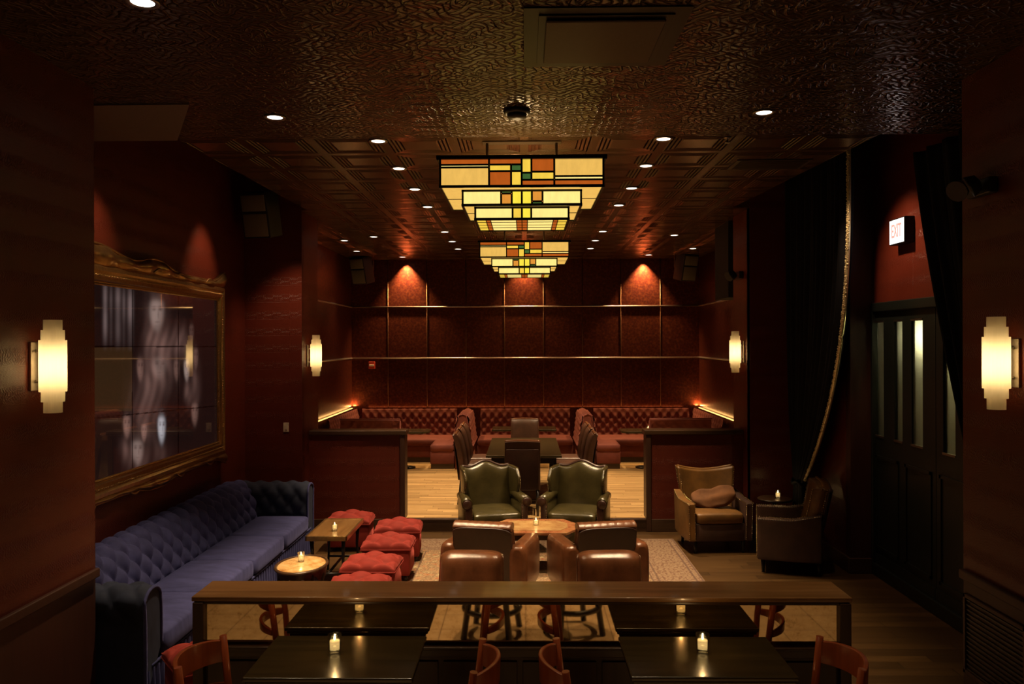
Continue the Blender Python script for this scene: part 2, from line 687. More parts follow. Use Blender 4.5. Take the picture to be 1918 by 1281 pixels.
# ------------------------------------------------------------------ room shell
ZC, YB, AX = 4.284, 16.7, 3.64
YP = 10.72          # face of the low partition walls and of the platform
PX = 2.92           # pilaster and pillar faces
ZP = .172           # platform height
ZF = .31            # raised front floor
YR = 10.39          # return walls beside the pilasters
YN = 5.36           # far end of the near pillars

SB('floor', -4.0, 4.0, 4.36, YP, -.12, 0, 'floor', 'dark brown lounge floor')
SB('floor_front', -PX, PX, -3.6, 4.36, -.12, ZF, 'tile', 'beige tiled floor of the front dining area')
SB('floor_platform', -AX - .06, AX + .06, YP + .03, YB + .1, -.12, ZP, 'floor_light', 'golden plank floor of the raised alcove')
mb = MB(); mb.box(-1.62, 1.62, YP - .012, YP + .03, 0, ZP - .022)
struct('trim_1', mb, 'dark_wood', 'dark riser of the alcove step')
mb = MB(); mb.box(-1.62, 1.62, YP - .03, YP + .05, ZP - .022, ZP + .004)
struct('trim_2', mb, 'dark_wood', 'nosing of the alcove step', .006)

mb = MB(); mb.box(-3.95, 3.95, -3.6, 6.74, ZC, ZC + .1)
struct('ceiling_front', mb, 'tin_scroll', 'glossy dark scrolled tin ceiling')
mb = MB(); mb.prism([(-2.95, 6.74), (2.99, 6.74), (2.70, YR), (AX + .06, YR), (AX + .06, YB + .1), (-AX - .06, YB + .1), (-AX - .06, YR), (-2.84, YR)], ZC, ZC + .08)
struct('ceiling_back', mb, 'tin_coffer', 'ridged square tin ceiling over the lounge')
for s, nm in ((-1, 'left'), (1, 'right')):
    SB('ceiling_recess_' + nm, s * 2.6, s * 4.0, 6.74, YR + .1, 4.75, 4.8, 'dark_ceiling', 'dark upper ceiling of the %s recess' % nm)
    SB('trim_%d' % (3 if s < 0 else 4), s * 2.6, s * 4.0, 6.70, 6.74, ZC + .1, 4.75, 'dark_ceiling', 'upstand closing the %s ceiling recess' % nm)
mb = MB(); mb.prism([(-2.42, 5.72), (-2.95, 6.73), (-3.66, 6.73), (-3.66, 5.72)], ZC - .012, ZC)
struct('ceiling_panel', mb, 'soffit', 'plain brown ceiling panel at the left wall')

# left side
SB('wall_left', -3.8, -3.67, YN - .1, YR + .1, 0, 4.8, 'paper_x', 'dark red embossed wall behind the blue sofa')
SB('wall_left_return', -3.67, -PX, YR, YR + .12, 0, 4.8, 'paper_y', 'red embossed wall between the picture and the left pilaster')
SB('wall_left_pilaster', -AX - .12, -PX, YR + .001, 11.2, 0, ZC, 'paper_x', 'left pilaster of the alcove opening')
SB('wall_left_alcove', -AX - .12, -AX, 11.2, YB + .1, 0, ZC, 'copper_y', 'left copper panelled wall of the alcove')
SB('wall_left_near', -PX - .12, -PX, -3.6, YN, 1.0, ZC, 'paper_x', 'dark red embossed wall of the near left pillar')
SB('wall_left_dado', -PX - .12, -PX, -3.6, YN, ZF - .4, 1.0, 'wainscot', 'dark panelled dado of the near left pillar')
SB('trim_5', -PX, -PX + .035, -3.6, YN, .97, 1.03, 'wainscot', 'chair rail of the near left pillar', .008)
SB('wall_left_end', -3.8, -PX - .001, YN - .12, YN, -.1, ZC, 'paper_y', 'end of the near left pillar')
# right side
SB('wall_right', 3.57, 3.7, 8.93, YR + .1, 0, 4.8, 'paper_x', 'red embossed wall behind the tied black curtain')
SB('wall_right_return', PX, 3.57, YR, YR + .12, 0, 4.8, 'paper_y', 'dark red wall beside the right pilaster')
SB('wall_right_pilaster', PX, AX + .12, YR + .001, 11.2, 0, ZC, 'paper_x', 'right pilaster of the alcove opening')
SB('wall_right_alcove', AX, AX + .12, 11.2, YB + .1, 0, ZC, 'copper_y', 'right copper panelled wall of the alcove')
SB('wall_right_jamb', 3.57, 3.95, 8.80, 8.93, 0, 4.8, 'wainscot', 'dark jamb wall beside the double doors')
SB('wall_right_door', 3.83, 3.95, YN - .1, 8.80, 2.96, 4.8, 'paper_x', 'red embossed wall above the double doors')
SB('wall_right_near', PX, PX + .12, -3.6, YN, 1.0, ZC, 'paper_x', 'dark red embossed wall of the near right pillar')
SB('wall_right_dado', PX, PX + .12, -3.6, YN, ZF - .4, 1.0, 'wainscot', 'dark panelled dado of the near right pillar')
SB('trim_6', PX - .035, PX, -3.6, YN, .97, 1.03, 'wainscot', 'chair rail of the near right pillar', .008)
SB('wall_right_end', PX + .001, 3.95, YN - .12, YN, -.1, ZC, 'paper_y', 'end of the near right pillar')
SB('wall_rear', -PX - .12, PX + .12, -3.72, -3.6, 0, ZC, 'paper_y', 'red wall behind the front dining area')
# back wall
SB('wall_back', -AX - .1, AX + .1, YB, YB + .12, 0, ZC, 'copper_y', 'copper toned panelled back wall')
k = 7
for px in (727, 800, 873, 945, 1018, 1091, 1163, 1237):
    x = at(px, 640, Y=YB).x
    mb = MB(); mb.tube([(x, YB - .004, ZP), (x, YB - .004, ZC)], .008, 8)
    struct('trim_%d' % k, mb, 'copper_line', 'upright bronze strip on the back wall')
    k += 1
for py in (574, 670):
    z = at(983, py, Y=YB).z
    mb = MB(); mb.tube([(-AX, YB - .006, z), (AX, YB - .006, z)], .015, 10)
    struct('trim_%d' % k, mb, 'strip', 'level bronze strip across the back wall')
    k += 1
    for s, nm in ((-1, 'left'), (1, 'right')):
        mb = MB(); mb.tube([(s * (AX - .006), 11.2, z), (s * (AX - .006), YB - .02, z)], .015, 10)
        struct('trim_%d' % k, mb, 'strip', 'level bronze strip on the %s alcove wall' % nm)
        k += 1
# baseboards
SB('baseboard_left', -3.67, -3.64, YN, YR, 0, .17, 'dark_wood', 'dark baseboard of the left wall', .006)
SB('baseboard_left_return', -3.64, -PX, YR - .03, YR, 0, .17, 'dark_wood', 'dark baseboard of the left return wall', .006)
SB('baseboard_right', 3.54, 3.57, 8.80, YR, 0, .17, 'dark_wood', 'dark baseboard of the right wall', .006)
SB('baseboard_right_return', PX, 3.54, YR - .03, YR, 0, .17, 'dark_wood', 'dark baseboard of the right return wall', .006)
SB('baseboard_right_jamb', 3.54, 3.79, 8.77, 8.80, 0, .17, 'dark_wood', 'dark baseboard block beside the doors', .006)
# low partition walls
for s, nm in ((-1, 'left'), (1, 'right')):
    a, b = s * PX, s * 1.62
    SB('wall_partition_' + nm, a, b + s * .07, YP, YP + .2, 0, 1.30, 'paper_y', 'low red embossed partition wall on the %s of the alcove step' % nm)
    SB('trim_%d' % k, a, b - s * .02, YP - .03, YP + .23, 1.30, 1.364, 'dark_wood', 'dark cap of the %s partition wall' % nm, .012); k += 1
    SB('trim_%d' % k, b + s * .07, b, YP - .02, YP + .22, 0, 1.30, 'dark_wood_z', 'dark end post of the %s partition wall' % nm, .008); k += 1
    SB('baseboard_partition_' + nm, a, b + s * .07, YP - .03, YP, 0, .17, 'dark_wood', 'dark baseboard of the %s partition wall' % nm, .006)
# dark boxed soffit at the right of the alcove
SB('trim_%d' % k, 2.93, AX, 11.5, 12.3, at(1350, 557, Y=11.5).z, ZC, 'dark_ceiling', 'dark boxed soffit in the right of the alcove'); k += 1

# double doors (dark green, narrow glazed lights)
def door(name, y0, y1, panes, label):
    mb = MB()
    x0, x1 = 3.83, 3.88
    z0, z1 = .13, 2.86
    zg0, zg1 = 1.52, 2.75
    ys = sorted([y0, y1] + [v for p in panes for v in p])
    for i in range(0, len(ys), 2):
        mb.box(x0, x1, ys[i], ys[i + 1], zg0, zg1)
    mb.box(x0, x1, y0, y1, z0, zg0)
    mb.box(x0, x1, y0, y1, zg1, z1)
    n = 2
    w = (y1 - y0) / n
    for i in range(n):      # raised moulding of the lower panels
        a, b = y0 + i * w + .07, y0 + (i + 1) * w - .07
        for q in ((a, b, .30, .33), (a, b, 1.28, 1.31), (a, a + .03, .30, 1.31), (b - .03, b, .30, 1.31)):
            mb.box(x0 - .014, x0, *q)
    mb.box(x0 - .012, x0, y0, y1, .13, .24)
    o = struct(name, mb, 'door_green', label)
    for p in panes:
        g = MB(); g.box(x0 + .02, x0 + .03, p[0], p[1], zg0, zg1)
        g.build('pane', 'door_glass', o)
        b = MB()
        b.box(x0 - .008, x0 + .012, p[0] - .004, p[1] + .004, zg0 - .015, zg0 + .006)
        b.box(x0 - .008, x0 + .012, p[0] - .004, p[1] + .004, zg1 - .006, zg1 + .015)
        b.build('glazing_bead', 'nickel', o)
    return o

def py_y(px):
    return at(px, 640, X=3.83).y
d1 = [(py_y(b), py_y(a)) for a, b in ((1640, 1655), (1675, 1690), (1707, 1728))]
door('door_1', py_y(1752), py_y(1636), sorted(d1), 'black green door leaf with three tall narrow panes')
d2 = [(py_y(b), py_y(a)) for a, b in ((1766, 1789), (1812, 1838))]
door('door_2', YN + .02, py_y(1753), sorted(d2), 'black green door leaf half hidden by the near curtain')
SB('trim_%d' % k, 3.79, 3.86, YN, 8.80, 2.86, 2.96, 'door_green', 'dark head frame over the doors', .01); k += 1
SB('trim_%d' % k, 3.79, 3.86, 8.758, 8.80, 0, 2.86, 'door_green', 'dark left jamb of the doors', .006); k += 1
SB('trim_%d' % k, 3.79, 3.86, YN, 8.758, 0, .13, 'door_green', 'dark plinth rail under the doors', .006); k += 1
SB('wall_lobby', 4.9, 5.0, 5.0, 12.5, -.1, 3.2, 'pale_room', 'pale lobby wall seen through the door panes')
SB('floor_lobby', 3.95, 5.0, 5.0, 12.5, -.12, 0, 'floor', 'lobby floor beyond the doors')
SB('ceiling_lobby', 3.95, 5.0, 5.0, 12.5, 3.2, 3.3, 'dark_ceiling', 'lobby ceiling beyond the doors')
# ------------------------------------------------------------------ ceiling fittings
def downlight(p, label, row):
    t = thing('ceiling_downlight', label, 'downlight', (p.x, p.y, ZC), 0, row)
    mb = MB()
    mb.lathe([(.060, -.001), (.082, -.001), (.084, -.006), (.078, -.010), (.062, -.008), (.056, -.002)], n=24)
    mb.build('trim_ring', 'nickel', t)
    mb = MB()
    mb.lathe([(.0001, -.004), (.03, -.0055), (.058, -.004)], n=20)
    mb.build('lens', 'lamp_disc', t)
    return t

ORD = ['first', 'second', 'third', 'fourth', 'fifth', 'sixth', 'seventh']
LEFT = [(705, 259), (747, 315), (777, 354), (801, 387), (833, 434), (847, 452), (858, 466)]
RIGHT = [(1246, 255), (1210, 310), (1183, 352), (1159, 384), (1129, 433), (1115, 450), (1106, 465)]
dl = {}
for row, nm in ((LEFT, 'left'), (RIGHT, 'right')):
    for i, (px, py) in enumerate(row):
        p = at(px, py, z=ZC)
        if i == 0:
            p.y = max(p.y, 6.83)
        downlight(p, '%s downlight from the front in the row %s of the glass lamps' % (ORD[i], nm), 'downlight row %s of the lamps' % nm)
        dl[nm, i] = p
extra = [(267, 3, 'large recessed downlight cut by the top edge of the photo', 'downlights in the scrolled ceiling'),
         (515, 219, 'recessed downlight in the scrolled tin ceiling on the left', 'downlights in the scrolled ceiling'),
         (1431, 210, 'recessed downlight in the scrolled tin ceiling on the right', 'downlights in the scrolled ceiling'),
         (700, 443, 'small recessed downlight above the left alcove booth, nearer the lamps', 'alcove side downlights'),
         (668, 470, 'small bright downlight just above the left speaker', 'alcove side downlights'),
         (645, 450, 'small bright downlight beside the left pilaster top', 'alcove side downlights'),
         (1263, 440, 'small recessed downlight above the right alcove booth, nearer the lamps', 'alcove side downlights'),
         (1298, 465, 'small bright downlight just above the right speaker', 'alcove side downlights'),
         (754, 481, 'wall washing downlight at the back wall, left bright panel', 'wall washers at the back wall'),
         (1215, 477, 'wall washing downlight at the back wall, right bright panel', 'wall washers at the back wall')]
for px, py, lab, g in extra:
    dl[px] = at(px, py, z=ZC)
    downlight(dl[px], lab, g)

# ---- coloured glass lamps
def pane_layout(kind):
    """rectangles (u0,u1,v0,v1,colour) over one face; v runs down"""
    if kind == 'upper':
        L = [(0, .3, 0, .24, 'g_orange'), (.3, .5, 0, .24, 'g_orange'), (0, .3, .24, .33, 'g_pale'), (0, .3, .33, 1, 'g_cream'),
             (.3, .435, .24, .47, 'g_yellow'), (.435, .5, .24, .47, 'g_green'), (.3, .435, .47, 1, 'g_orange'), (.435, .5, .47, 1, 'g_yellow')]
        Rr = [(.5, .56, 0, .53, 'g_yellow'), (.56, .70, 0, .5, 'g_orange'), (.70, 1, 0, .66, 'g_cream'), (.5, .56, .53, .78, 'g_green'),
              (.56, .70, .5, .78, 'g_yellow'), (.70, 1, .66, .78, 'g_pale'), (.5, .70, .78, 1, 'g_orange'), (.70, 1, .78, 1, 'g_orange')]
        return L + Rr
    if kind == 'middle':
        return [(0, .325, 0, 1, 'g_pale'), (.325, .415, 0, .2, 'g_green'), (.325, .415, .2, 1, 'g_amber'), (.415, .5, 0, 1, 'g_lime'),
                (.5, .585, 0, 1, 'g_lime'), (.585, .675, 0, .76, 'g_amber'), (.585, .675, .76, 1, 'g_green'), (.675, 1, 0, 1, 'g_pale')]
    return [(0, .4, 0, 1, 'g_pale'), (.4, .5, 0, 1, 'g_yellow'), (.5, .6, 0, 1, 'g_lime'), (.6, 1, 0, 1, 'g_pale')]

GM = ['g_cream', 'g_pale', 'g_orange', 'g_amber', 'g_yellow', 'g_lime', 'g_green', 'lead']
def lampshade(cx, cy, ztop, label, flip):
    t = thing('stained_glass_ceiling_lamp', label, 'ceiling lamp', (cx, cy, ztop), PI if flip else 0, 'stained glass lamps on the ceiling axis')
    W, D = .65, .555
    tiers = [('upper_tier', W, D, 0, -.228, 'upper'), ('middle_tier', W * .742, D * .742, -.236, -.352, 'middle'), ('lower_tier', W * .592, D * .592, -.36, -.455, 'lower')]
    for ti, (nm, hx, hy, z0, z1, kind) in enumerate(tiers):
        mb = MB()
        lay = pane_layout(kind)
        for side in range(4):
            Mr = Matrix.Rotation(side * PI / 2, 3, 'Z')
            hw, hd = (hx, hy) if side % 2 == 0 else (hy, hx)
            for u0, u1, v0, v1, c in lay:
                g = .004
                p = [Vector((-hw + 2 * hw * u, -hd, z0 + (z1 - z0) * v)) for u, v in ((u0, v0), (u1, v0), (u1, v1), (u0, v1))]
                p[0] += Vector((g, 0, -g)); p[1] += Vector((-g, 0, -g)); p[2] += Vector((-g, 0, g)); p[3] += Vector((g, 0, g))
                mb.mat(GM.index(c)).quad(*[Mr @ q for q in p])
                mb.mat(7)
                for a, b in ((0, 1), (1, 2), (2, 3), (3, 0)):
                    e0, e1 = Mr @ p[a], Mr @ p[b]
                    mb.tube([e0, e1], .0042, 4, False)
        if ti < 2:      # level glass shelf under the tier
            ix, iy = tiers[ti + 1][1], tiers[ti + 1][2]
            for sx in (-1, 1):
                for h in (0, 1):
                    ys = (-hy, 0) if h == 0 else (0, hy)
                    mb.mat(GM.index('g_cream')).quad((sx * ix, ys[0], z1), (sx * hx, ys[0], z1), (sx * hx, ys[1], z1), (sx * ix, ys[1], z1))
                mb.mat(7).tube([(sx * ix, 0, z1), (sx * hx, 0, z1)], .005, 4, False)
                mb.mat(GM.index('g_cream')).quad((-ix, sx * iy, z1), (0, sx * iy, z1), (0, sx * hy, z1), (-ix, sx * hy, z1))
                mb.quad((0, sx * iy, z1), (ix, sx * iy, z1), (ix, sx * hy, z1), (0, sx * hy, z1))
        mb.build(nm, GM, t)
    hx, hy, z = tiers[2][1], tiers[2][2], -.455
    mb = MB()
    xs = [-1, -.78, -.68, -.12, 0, .12, .68, .78, 1]
    cx_ = ['g_yellow', 'g_orange', 'g_pale', 'g_orange', 'g_orange', 'g_pale', 'g_orange', 'g_yellow']
    ys = [-1, -.5, 0, .5, 1]
    for i in range(8):
        for j in range(4):
            g = .004
            mb.mat(GM.index(cx_[i])).quad((xs[i] * hx + g, ys[j] * hy + g, z), (xs[i + 1] * hx - g, ys[j] * hy + g, z), (xs[i + 1] * hx - g, ys[j + 1] * hy - g, z), (xs[i] * hx + g, ys[j + 1] * hy - g, z))
    for x in xs:
        mb.mat(7).tube([(x * hx, -hy, z), (x * hx, hy, z)], .004, 4, False)
    for y in ys:
        mb.mat(7).tube([(-hx, y * hy, z), (hx, y * hy, z)], .004, 4, False)
    mb.build('bottom_panel', GM, t)
    mb = MB()
    for nm, hx, hy, z0, z1, kind in tiers:      # blackened frame bars
        for zz, r in ((z0, .015 if kind == 'upper' else .009), (z1, .010)):
            for s in (-1, 1):
                o_ = .014 if (kind == 'upper' and zz == z0) else 0
                mb.box(-hx - r - o_, hx + r + o_, s * (hy + o_) - r, s * (hy + o_) + r, zz - r, zz + r)
                mb.box(s * (hx + o_) - r, s * (hx + o_) + r, -hy - r - o_, hy + r + o_, zz - r, zz + r)
        for sx in (-1, 1):
            for sy in (-1, 1):
                mb.box(sx * hx - .008, sx * hx + .008, sy * hy - .008, sy * hy + .008, z1, z0)
            mb.box(-.007, .007, sx * hy - .008, sx * hy + .008, z1, z0)
            mb.box(sx * hx - .008, sx * hx + .008, -.007, .007, z1, z0)
    mb.build('frame', 'lead', t)
    mb = MB()
    for sx in (-.3, .3):
        mb.tube([(sx, 0, 0), (sx, 0, ZC - ztop)], .012, 8)
    mb.box(-.34, .34, -.05, .05, ZC - ztop - .012, ZC - ztop)
    mb.box(-.62, .62, -.01, .01, -.01, .01)
    mb.build('mounting', 'vent', t)
    return t

ZL = 4.02
c1 = at(977, 295, z=ZL); c2 = at(982, 452, z=ZL)
lampshade(c1.x, c1.y + .555, ZL, 'nearer of the two stepped stained glass ceiling lamps, larger in view', False)
lampshade(c2.x, c2.y + .555, ZL, 'farther of the two stepped stained glass ceiling lamps, nearer the back wall', True)
for c in (c1, c2):
    light('lamp_uplight', 'POINT', (c.x, c.y + .555, ZL - .28), 26, (1, .68, .34), shadow_soft_size=.12)

# ---- ceiling vents, detector
p = at(1125, 72, z=ZC)
t = thing('air_vent', 'square bronze return air vent in the scrolled tin ceiling', 'vent', (p.x, p.y, ZC))
mb = MB(); mb.box(-.44, .44, -.44, .44, -.008, -.001); mb.box(-.36, .36, -.36, .36, -.016, -.008)
mb.build('backing', 'lead', t, .002)
mb = MB(); mb.box(-.32, .32, -.32, .31, -.035, -.018)
mb.build('panel', 'vent', t, .008)
p = at(1440, 307, z=ZC)
mb = MB(); mb.box(-.36, .36, -.2, .2, -.012, -.001)
for i in range(9):
    mb.box(-.32, .32, -.17 + i * .04, -.155 + i * .04, -.02, -.012)
tag(mb.build('air_grille', 'vent', None, .002, loc=(p.x, p.y, ZC)), 'slatted bronze air grille in the ridged ceiling at the right', 'vent')
p = at(968, 207, z=ZC)
t = thing('smoke_detector', 'round dark smoke detector in front of the nearer glass lamp', 'smoke detector', (p.x, p.y, ZC))
mb = MB(); mb.lathe([(.10, -.001), (.10, -.02), (.085, -.03)], n=24); mb.build('base', 'black', t)
mb = MB(); mb.lathe([(.075, -.03), (.07, -.055), (.03, -.065)], n=24); mb.build('dome', 'black', t)
p = at(1363, 256, z=ZC)
mb = MB(); mb.lathe([(.03, -.001), (.03, -.008), (.012, -.01), (.012, -.04), (.022, -.045), (.022, -.05)], n=12)
tag(mb.build('sprinkler_head', 'nickel', None, loc=(p.x, 6.80, ZC)), 'small metal sprinkler head at the joint of the two ceilings', 'sprinkler')

# ------------------------------------------------------------------ wall lamps
def sconce(s, y, zc, label):
    """s=-1: on the left pillar, pointing to +x"""
    t = thing('wall_sconce', label, 'wall lamp', (s * PX, y, zc), 0, 'stepped opal glass wall sconces')
    d = -s
    mb = MB(); mb.box(min(0, d * .018), max(0, d * .018), -.05, .05, -.145, .145)
    mb.build('backplate', 'nickel', t, .004)
    for z in (-.09, .09):
        mb = MB()
        mb.tube([(d * .015, 0, z), (d * .05, 0, z)], .01, 8)
        mb.build('bracket', 'nickel', t)
    for nm, pr in (('outer_shade', [(.0635, -.15), (.075, -.15), (.075, .155), (.0635, .155)]), ('upper_shade', [(.063, .155), (.063, .215), (.0505, .215), (.0505, .275)]), ('lower_shade', [(.0505, -.275), (.0505, -.21), (.063, -.21), (.063, -.15)])):
        mb = MB()
        mb.lathe(pr, n=24, smooth=False)
        bmesh.ops.delete(mb.bm, geom=[f for f in mb.bm.faces if len(f.verts) > 4], context='FACES')
        mb.build(nm, 'opal', t, loc=(d * .118, 0, 0))
    mb = MB(); mb.lathe([(.006, -.11), (.016, -.10), (.018, 0), (.016, .10), (.003, .11)], n=10)
    mb.build('bulb', emis_bulb, t, loc=(d * .118, 0, 0))
    return t
emis_bulb = emis('sconce_bulb', (1, .77, .42), 19)
def ysc(px):   # sconce centre stands .118 off the wall
    return at(px, 640, X=math.copysign(PX - .118, px - 983)).y
yl, yr = ysc(99), ysc(1866)
sconce(-1, yl, at(99, 686, Y=yl, X=None).z, 'glowing stepped sconce on the near left pillar, beside the picture')
sconce(1, yr, at(1866, 680, Y=yr).z, 'glowing stepped sconce on the near right pillar, under the emergency light')
yl, yr = ysc(592), ysc(1377)
sconce(-1, yl, at(592, 666, Y=yl).z, 'small glowing sconce on the left pilaster of the alcove opening')
sconce(1, yr, at(1377, 659, Y=yr).z, 'small glowing sconce on the right pilaster of the alcove opening')

# ------------------------------------------------------------------ exit sign
x = 3.73
pa, pb = at(1667, 438, X=x), at(1693, 430, X=x)
w, zc = pa.y - pb.y, (at(1667, 437, X=x).z + at(1693, 429, X=x).z) / 2
t = thing('exit_sign', 'glowing white EXIT sign on the red wall above the doors', 'sign', (x, (pa.y + pb.y) / 2, zc))
mb = MB(); mb.box(0, .10, -w / 2 - .012, w / 2 + .012, -.13, .13)
mb.build('housing', 'lead', t, .006)
mb = MB(); mb.box(-.004, 0, -w / 2, w / 2, -.118, .118)
mb.build('face', 'exit_face', t)
cu = bpy.data.curves.new('lettering', 'FONT')
cu.body = 'EXIT'; cu.align_x = 'CENTER'; cu.align_y = 'CENTER'; cu.size = .13; cu.extrude = .002; cu.offset = .002
cu.materials.append(M['exit_text'])
o = bpy.data.objects.new('lettering', cu); COL.objects.link(o); o.parent = t
bpy.context.view_layer.update()
me = bpy.data.meshes.new_from_object(o.evaluated_get(bpy.context.evaluated_depsgraph_get()))
bpy.data.objects.remove(o); bpy.data.curves.remove(cu)
me.name = 'lettering'
o = bpy.data.objects.new('lettering', me); COL.objects.link(o); o.parent = t
o.location = (-.006, 0, 0); o.rotation_euler = (PI / 2, 0, -PI / 2); o.scale = (.8, 1.45, 1)

# ------------------------------------------------------------------ emergency lights, speakers, plates
def emergency(loc, rz, label):
    t = thing('emergency_light', label, 'emergency light', loc, rz, 'twin head emergency lights')
    mb = MB(); mb.box(-.13, .13, -.06, 0, -.05, .05); mb.build('housing', 'black', t, .01)
    for s in (-1, 1):
        mb = MB()
        mb.lathe([(.012, .03), (.05, .02), (.068, -.03), (.07, -.04)], n=16)
        mb.xf(Matrix.Translation((s * .085, -.12, .01)) @ Matrix.Rotation(R(-58), 4, 'X') @ Matrix.Rotation(s * R(25), 4, 'Y'))
        h = mb.build('lamp_head', 'black', t)
        mb = MB()
        mb.lathe([(.001, -.035), (.03, -.039), (.066, -.036)], n=16)
        mb.xf(Matrix.Translation((s * .085, -.12, .01)) @ Matrix.Rotation(R(-58), 4, 'X') @ Matrix.Rotation(s * R(25), 4, 'Y'))
        mb.build('lens', 'nickel', h)
    return t
p = at(1848, 352, X=PX)
emergency((PX, p.y, p.z), -PI / 2, 'twin head emergency light high on the near right pillar')
p = at(1388, 516, X=PX)
emergency((PX, p.y, p.z), -PI / 2, 'small emergency light above the right pilaster sconce')

def speaker(p, rz, sc_, label):
    t = thing('wall_speaker', label, 'speaker', p, rz, 'black speakers hung near the ceiling')
    mb = MB()
    mb.prism([(-.17, -.13), (.17, -.13), (.20, .13), (-.20, .13)], -.27, .27)
    mb.xf(Matrix.Rotation(R(14), 4, 'X'))
    cab = mb.build('cabinet', 'black', t, .012)
    mb = MB()
    mb.box(-.15, .15, -.142, -.128, -.25, .02, .006)
    mb.box(-.15, .15, -.142, -.128, .05, .24, .006)
    mb.xf(Matrix.Rotation(R(14), 4, 'X'))
    mb.build('grille', 'speaker', cab)
    mb = MB(); mb.tube([(0, .1, .05), (0, .32, .12)], .022, 8); mb.box(-.07, .07, .30, .34, .02, .22)
    mb.build('bracket', 'black', t)
    t.scale = (sc_,) * 3
    return t
p = at(677, 506, Y=16.1)
speaker(p, R(-24), 1.0, 'black wall speaker in the back left corner of the alcove')
p = at(1286, 500, Y=16.1)
speaker(p, R(24), 1.0, 'black wall speaker in the back right corner of the alcove')
p = at(487, 402, Y=10.0)
speaker(p, R(-10), 1.05, 'dark speaker high on the wall between picture and left pilaster')

def plate(loc, rz, label, mat='ivory', nm='switch_plate', cat='switch'):
    t = thing(nm, label, cat, loc, rz)
    mb = MB(); mb.box(-.036, .036, -.008, 0, -.06, .06); mb.build('plate', mat, t, .003)
    mb = MB(); mb.box(-.014, .014, -.014, -.008, -.03, .03); mb.build('rocker', mat, t, .002)
    return t
p = at(536, 800, Y=YR)
t = plate((p.x, YR, p.z), 0, 'ivory switch plate on the red wall right of the picture')
t = thing('fire_alarm', 'small red fire alarm strobe on the back wall', 'fire alarm', (*at(697, 684, Y=YB).xy, at(697, 684, Y=YB).z))
mb = MB(); mb.box(-.065, .065, -.05, 0, -.075, .075); mb.build('body', 'red_plastic', t, .006)
mb = MB(); mb.box(-.05, .05, -.065, -.05, -.02, .018); mb.build('strobe', 'white_plastic', t, .004)
p = at(1860, 1233, X=PX)
t = thing('wall_grille', 'dark vent grille low in the near right pillar panelling', 'vent', (PX, p.y - .02, .80 - .05))
mb = MB()
for q in ((-.33, .33, .10, .125), (-.33, .33, -.4, -.375), (-.33, -.305, -.4, .125), (.305, .33, -.4, .125)):
    mb.box(-.018, 0, *q)
mb.build('frame', 'wainscot', t, .003)
mb = MB()
for i in range(16):
    mb.box(-.010, -.002, -.305, .305, -.37 + i * .03, -.36 + i * .03)
mb.build('slats', 'black', t)
# ------------------------------------------------------------------ picture with gilded frame
XW = -3.67
ya, yb = 6.02, 9.52
za, zb = 1.22, 3.22
t = thing('framed_picture', 'huge dark glass picture of ghostly faces in a carved gilded frame', 'picture', (XW, (ya + yb) / 2, (za + zb) / 2))
hy, hz = (yb - ya) / 2, (zb - za) / 2
FW = .17
prof = [(0, .0), (0, .055), (.02, .075), (.05, .08), (.075, .062), (.085, .062), (.10, .075), (.13, .072), (.145, .05), (.152, .05), (.16, .04), (.17, .035), (.17, .0)]
mb = MB()
cor = [(-1, -1), (1, -1), (1, 1), (-1, 1)]
for i in range(4):
    (a0, b0), (a1, b1) = cor[i], cor[(i + 1) % 4]
    def P(c, k):
        d, h = prof[k]
        return Vector((h, c[0] * (hy - d), c[1] * (hz - d)))
    for k in range(len(prof) - 1):
        mb.quad(P(cor[i], k), P(cor[(i + 1) % 4], k), P(cor[(i + 1) % 4], k + 1), P(cor[i], k + 1))
mb.build('frame', 'gold', t)
for d, h, r, st in ((.092, .072, .011, .030), (.160, .05, .007, .02)):
    mb = MB()      # beading along the moulding
    n = int(2 * (hy - d) / st)
    for i in range(n + 1):
        y = -(hy - d) + 2 * (hy - d) * i / n
        for s in (-1, 1):
            if (y + t.location.y) > 6.3:
                mb.ball((h, y, s * (hz - d)), r, 1)
    n = int(2 * (hz - d) / st)
    for i in range(n + 1):
        z = -(hz - d) + 2 * (hz - d) * i / n
        mb.ball((h, hy - d, z), r, 1)
    mb.build('beading', 'gold', t)
def crest(s):
    def top(u):      # u 0..1 along y
        y = -hy + 2 * hy * u
        e = abs(2 * u - 1)
        base = .05 + .10 * (math.exp(-((u - .5) / .10) ** 2)) + .13 * max(0, (e - .80) / .2) ** 1.5
        if s > 0:
            base += .13 * math.exp(-((u - .18) / .16) ** 2)
        return base * (1 if s > 0 else .62)
    mb = MB()
    def fr(u, v):
        y = -hy - .03 + (2 * hy + .06) * u
        return Vector((.04 + .05 * sin(v * PI * .9) + .012 * sin(u * 60), y, s * (hz - .02 + v * (top(u) + .02))))
    def bk(u, v):
        y = -hy - .03 + (2 * hy + .06) * u
        return Vector((.004, y, s * (hz - .02 + v * (top(u) + .02))))
    mb.shell(fr, bk, 90, 8)
    mb.tube([(.055, -hy - .03 + (2 * hy + .06) * i / 80, s * (hz + top(i / 80))) for i in range(81)], .011, 6)
    for u in (.14, .36, .5, .64, .86):
        y = -hy + 2 * hy * u
        mb.tube([(.075, y - .10 + .2 * k / 10, s * (hz + .015 + .03 * sin(k / 10 * PI) + (.02 * k / 10))) for k in range(11)], [.004 + .012 * sin(k / 10 * PI) for k in range(11)], 6)
    return mb
crest(1).build('crest', 'gold', t)
crest(-1).build('lower_crest', 'gold', t)
mb = MB()      # carved side band
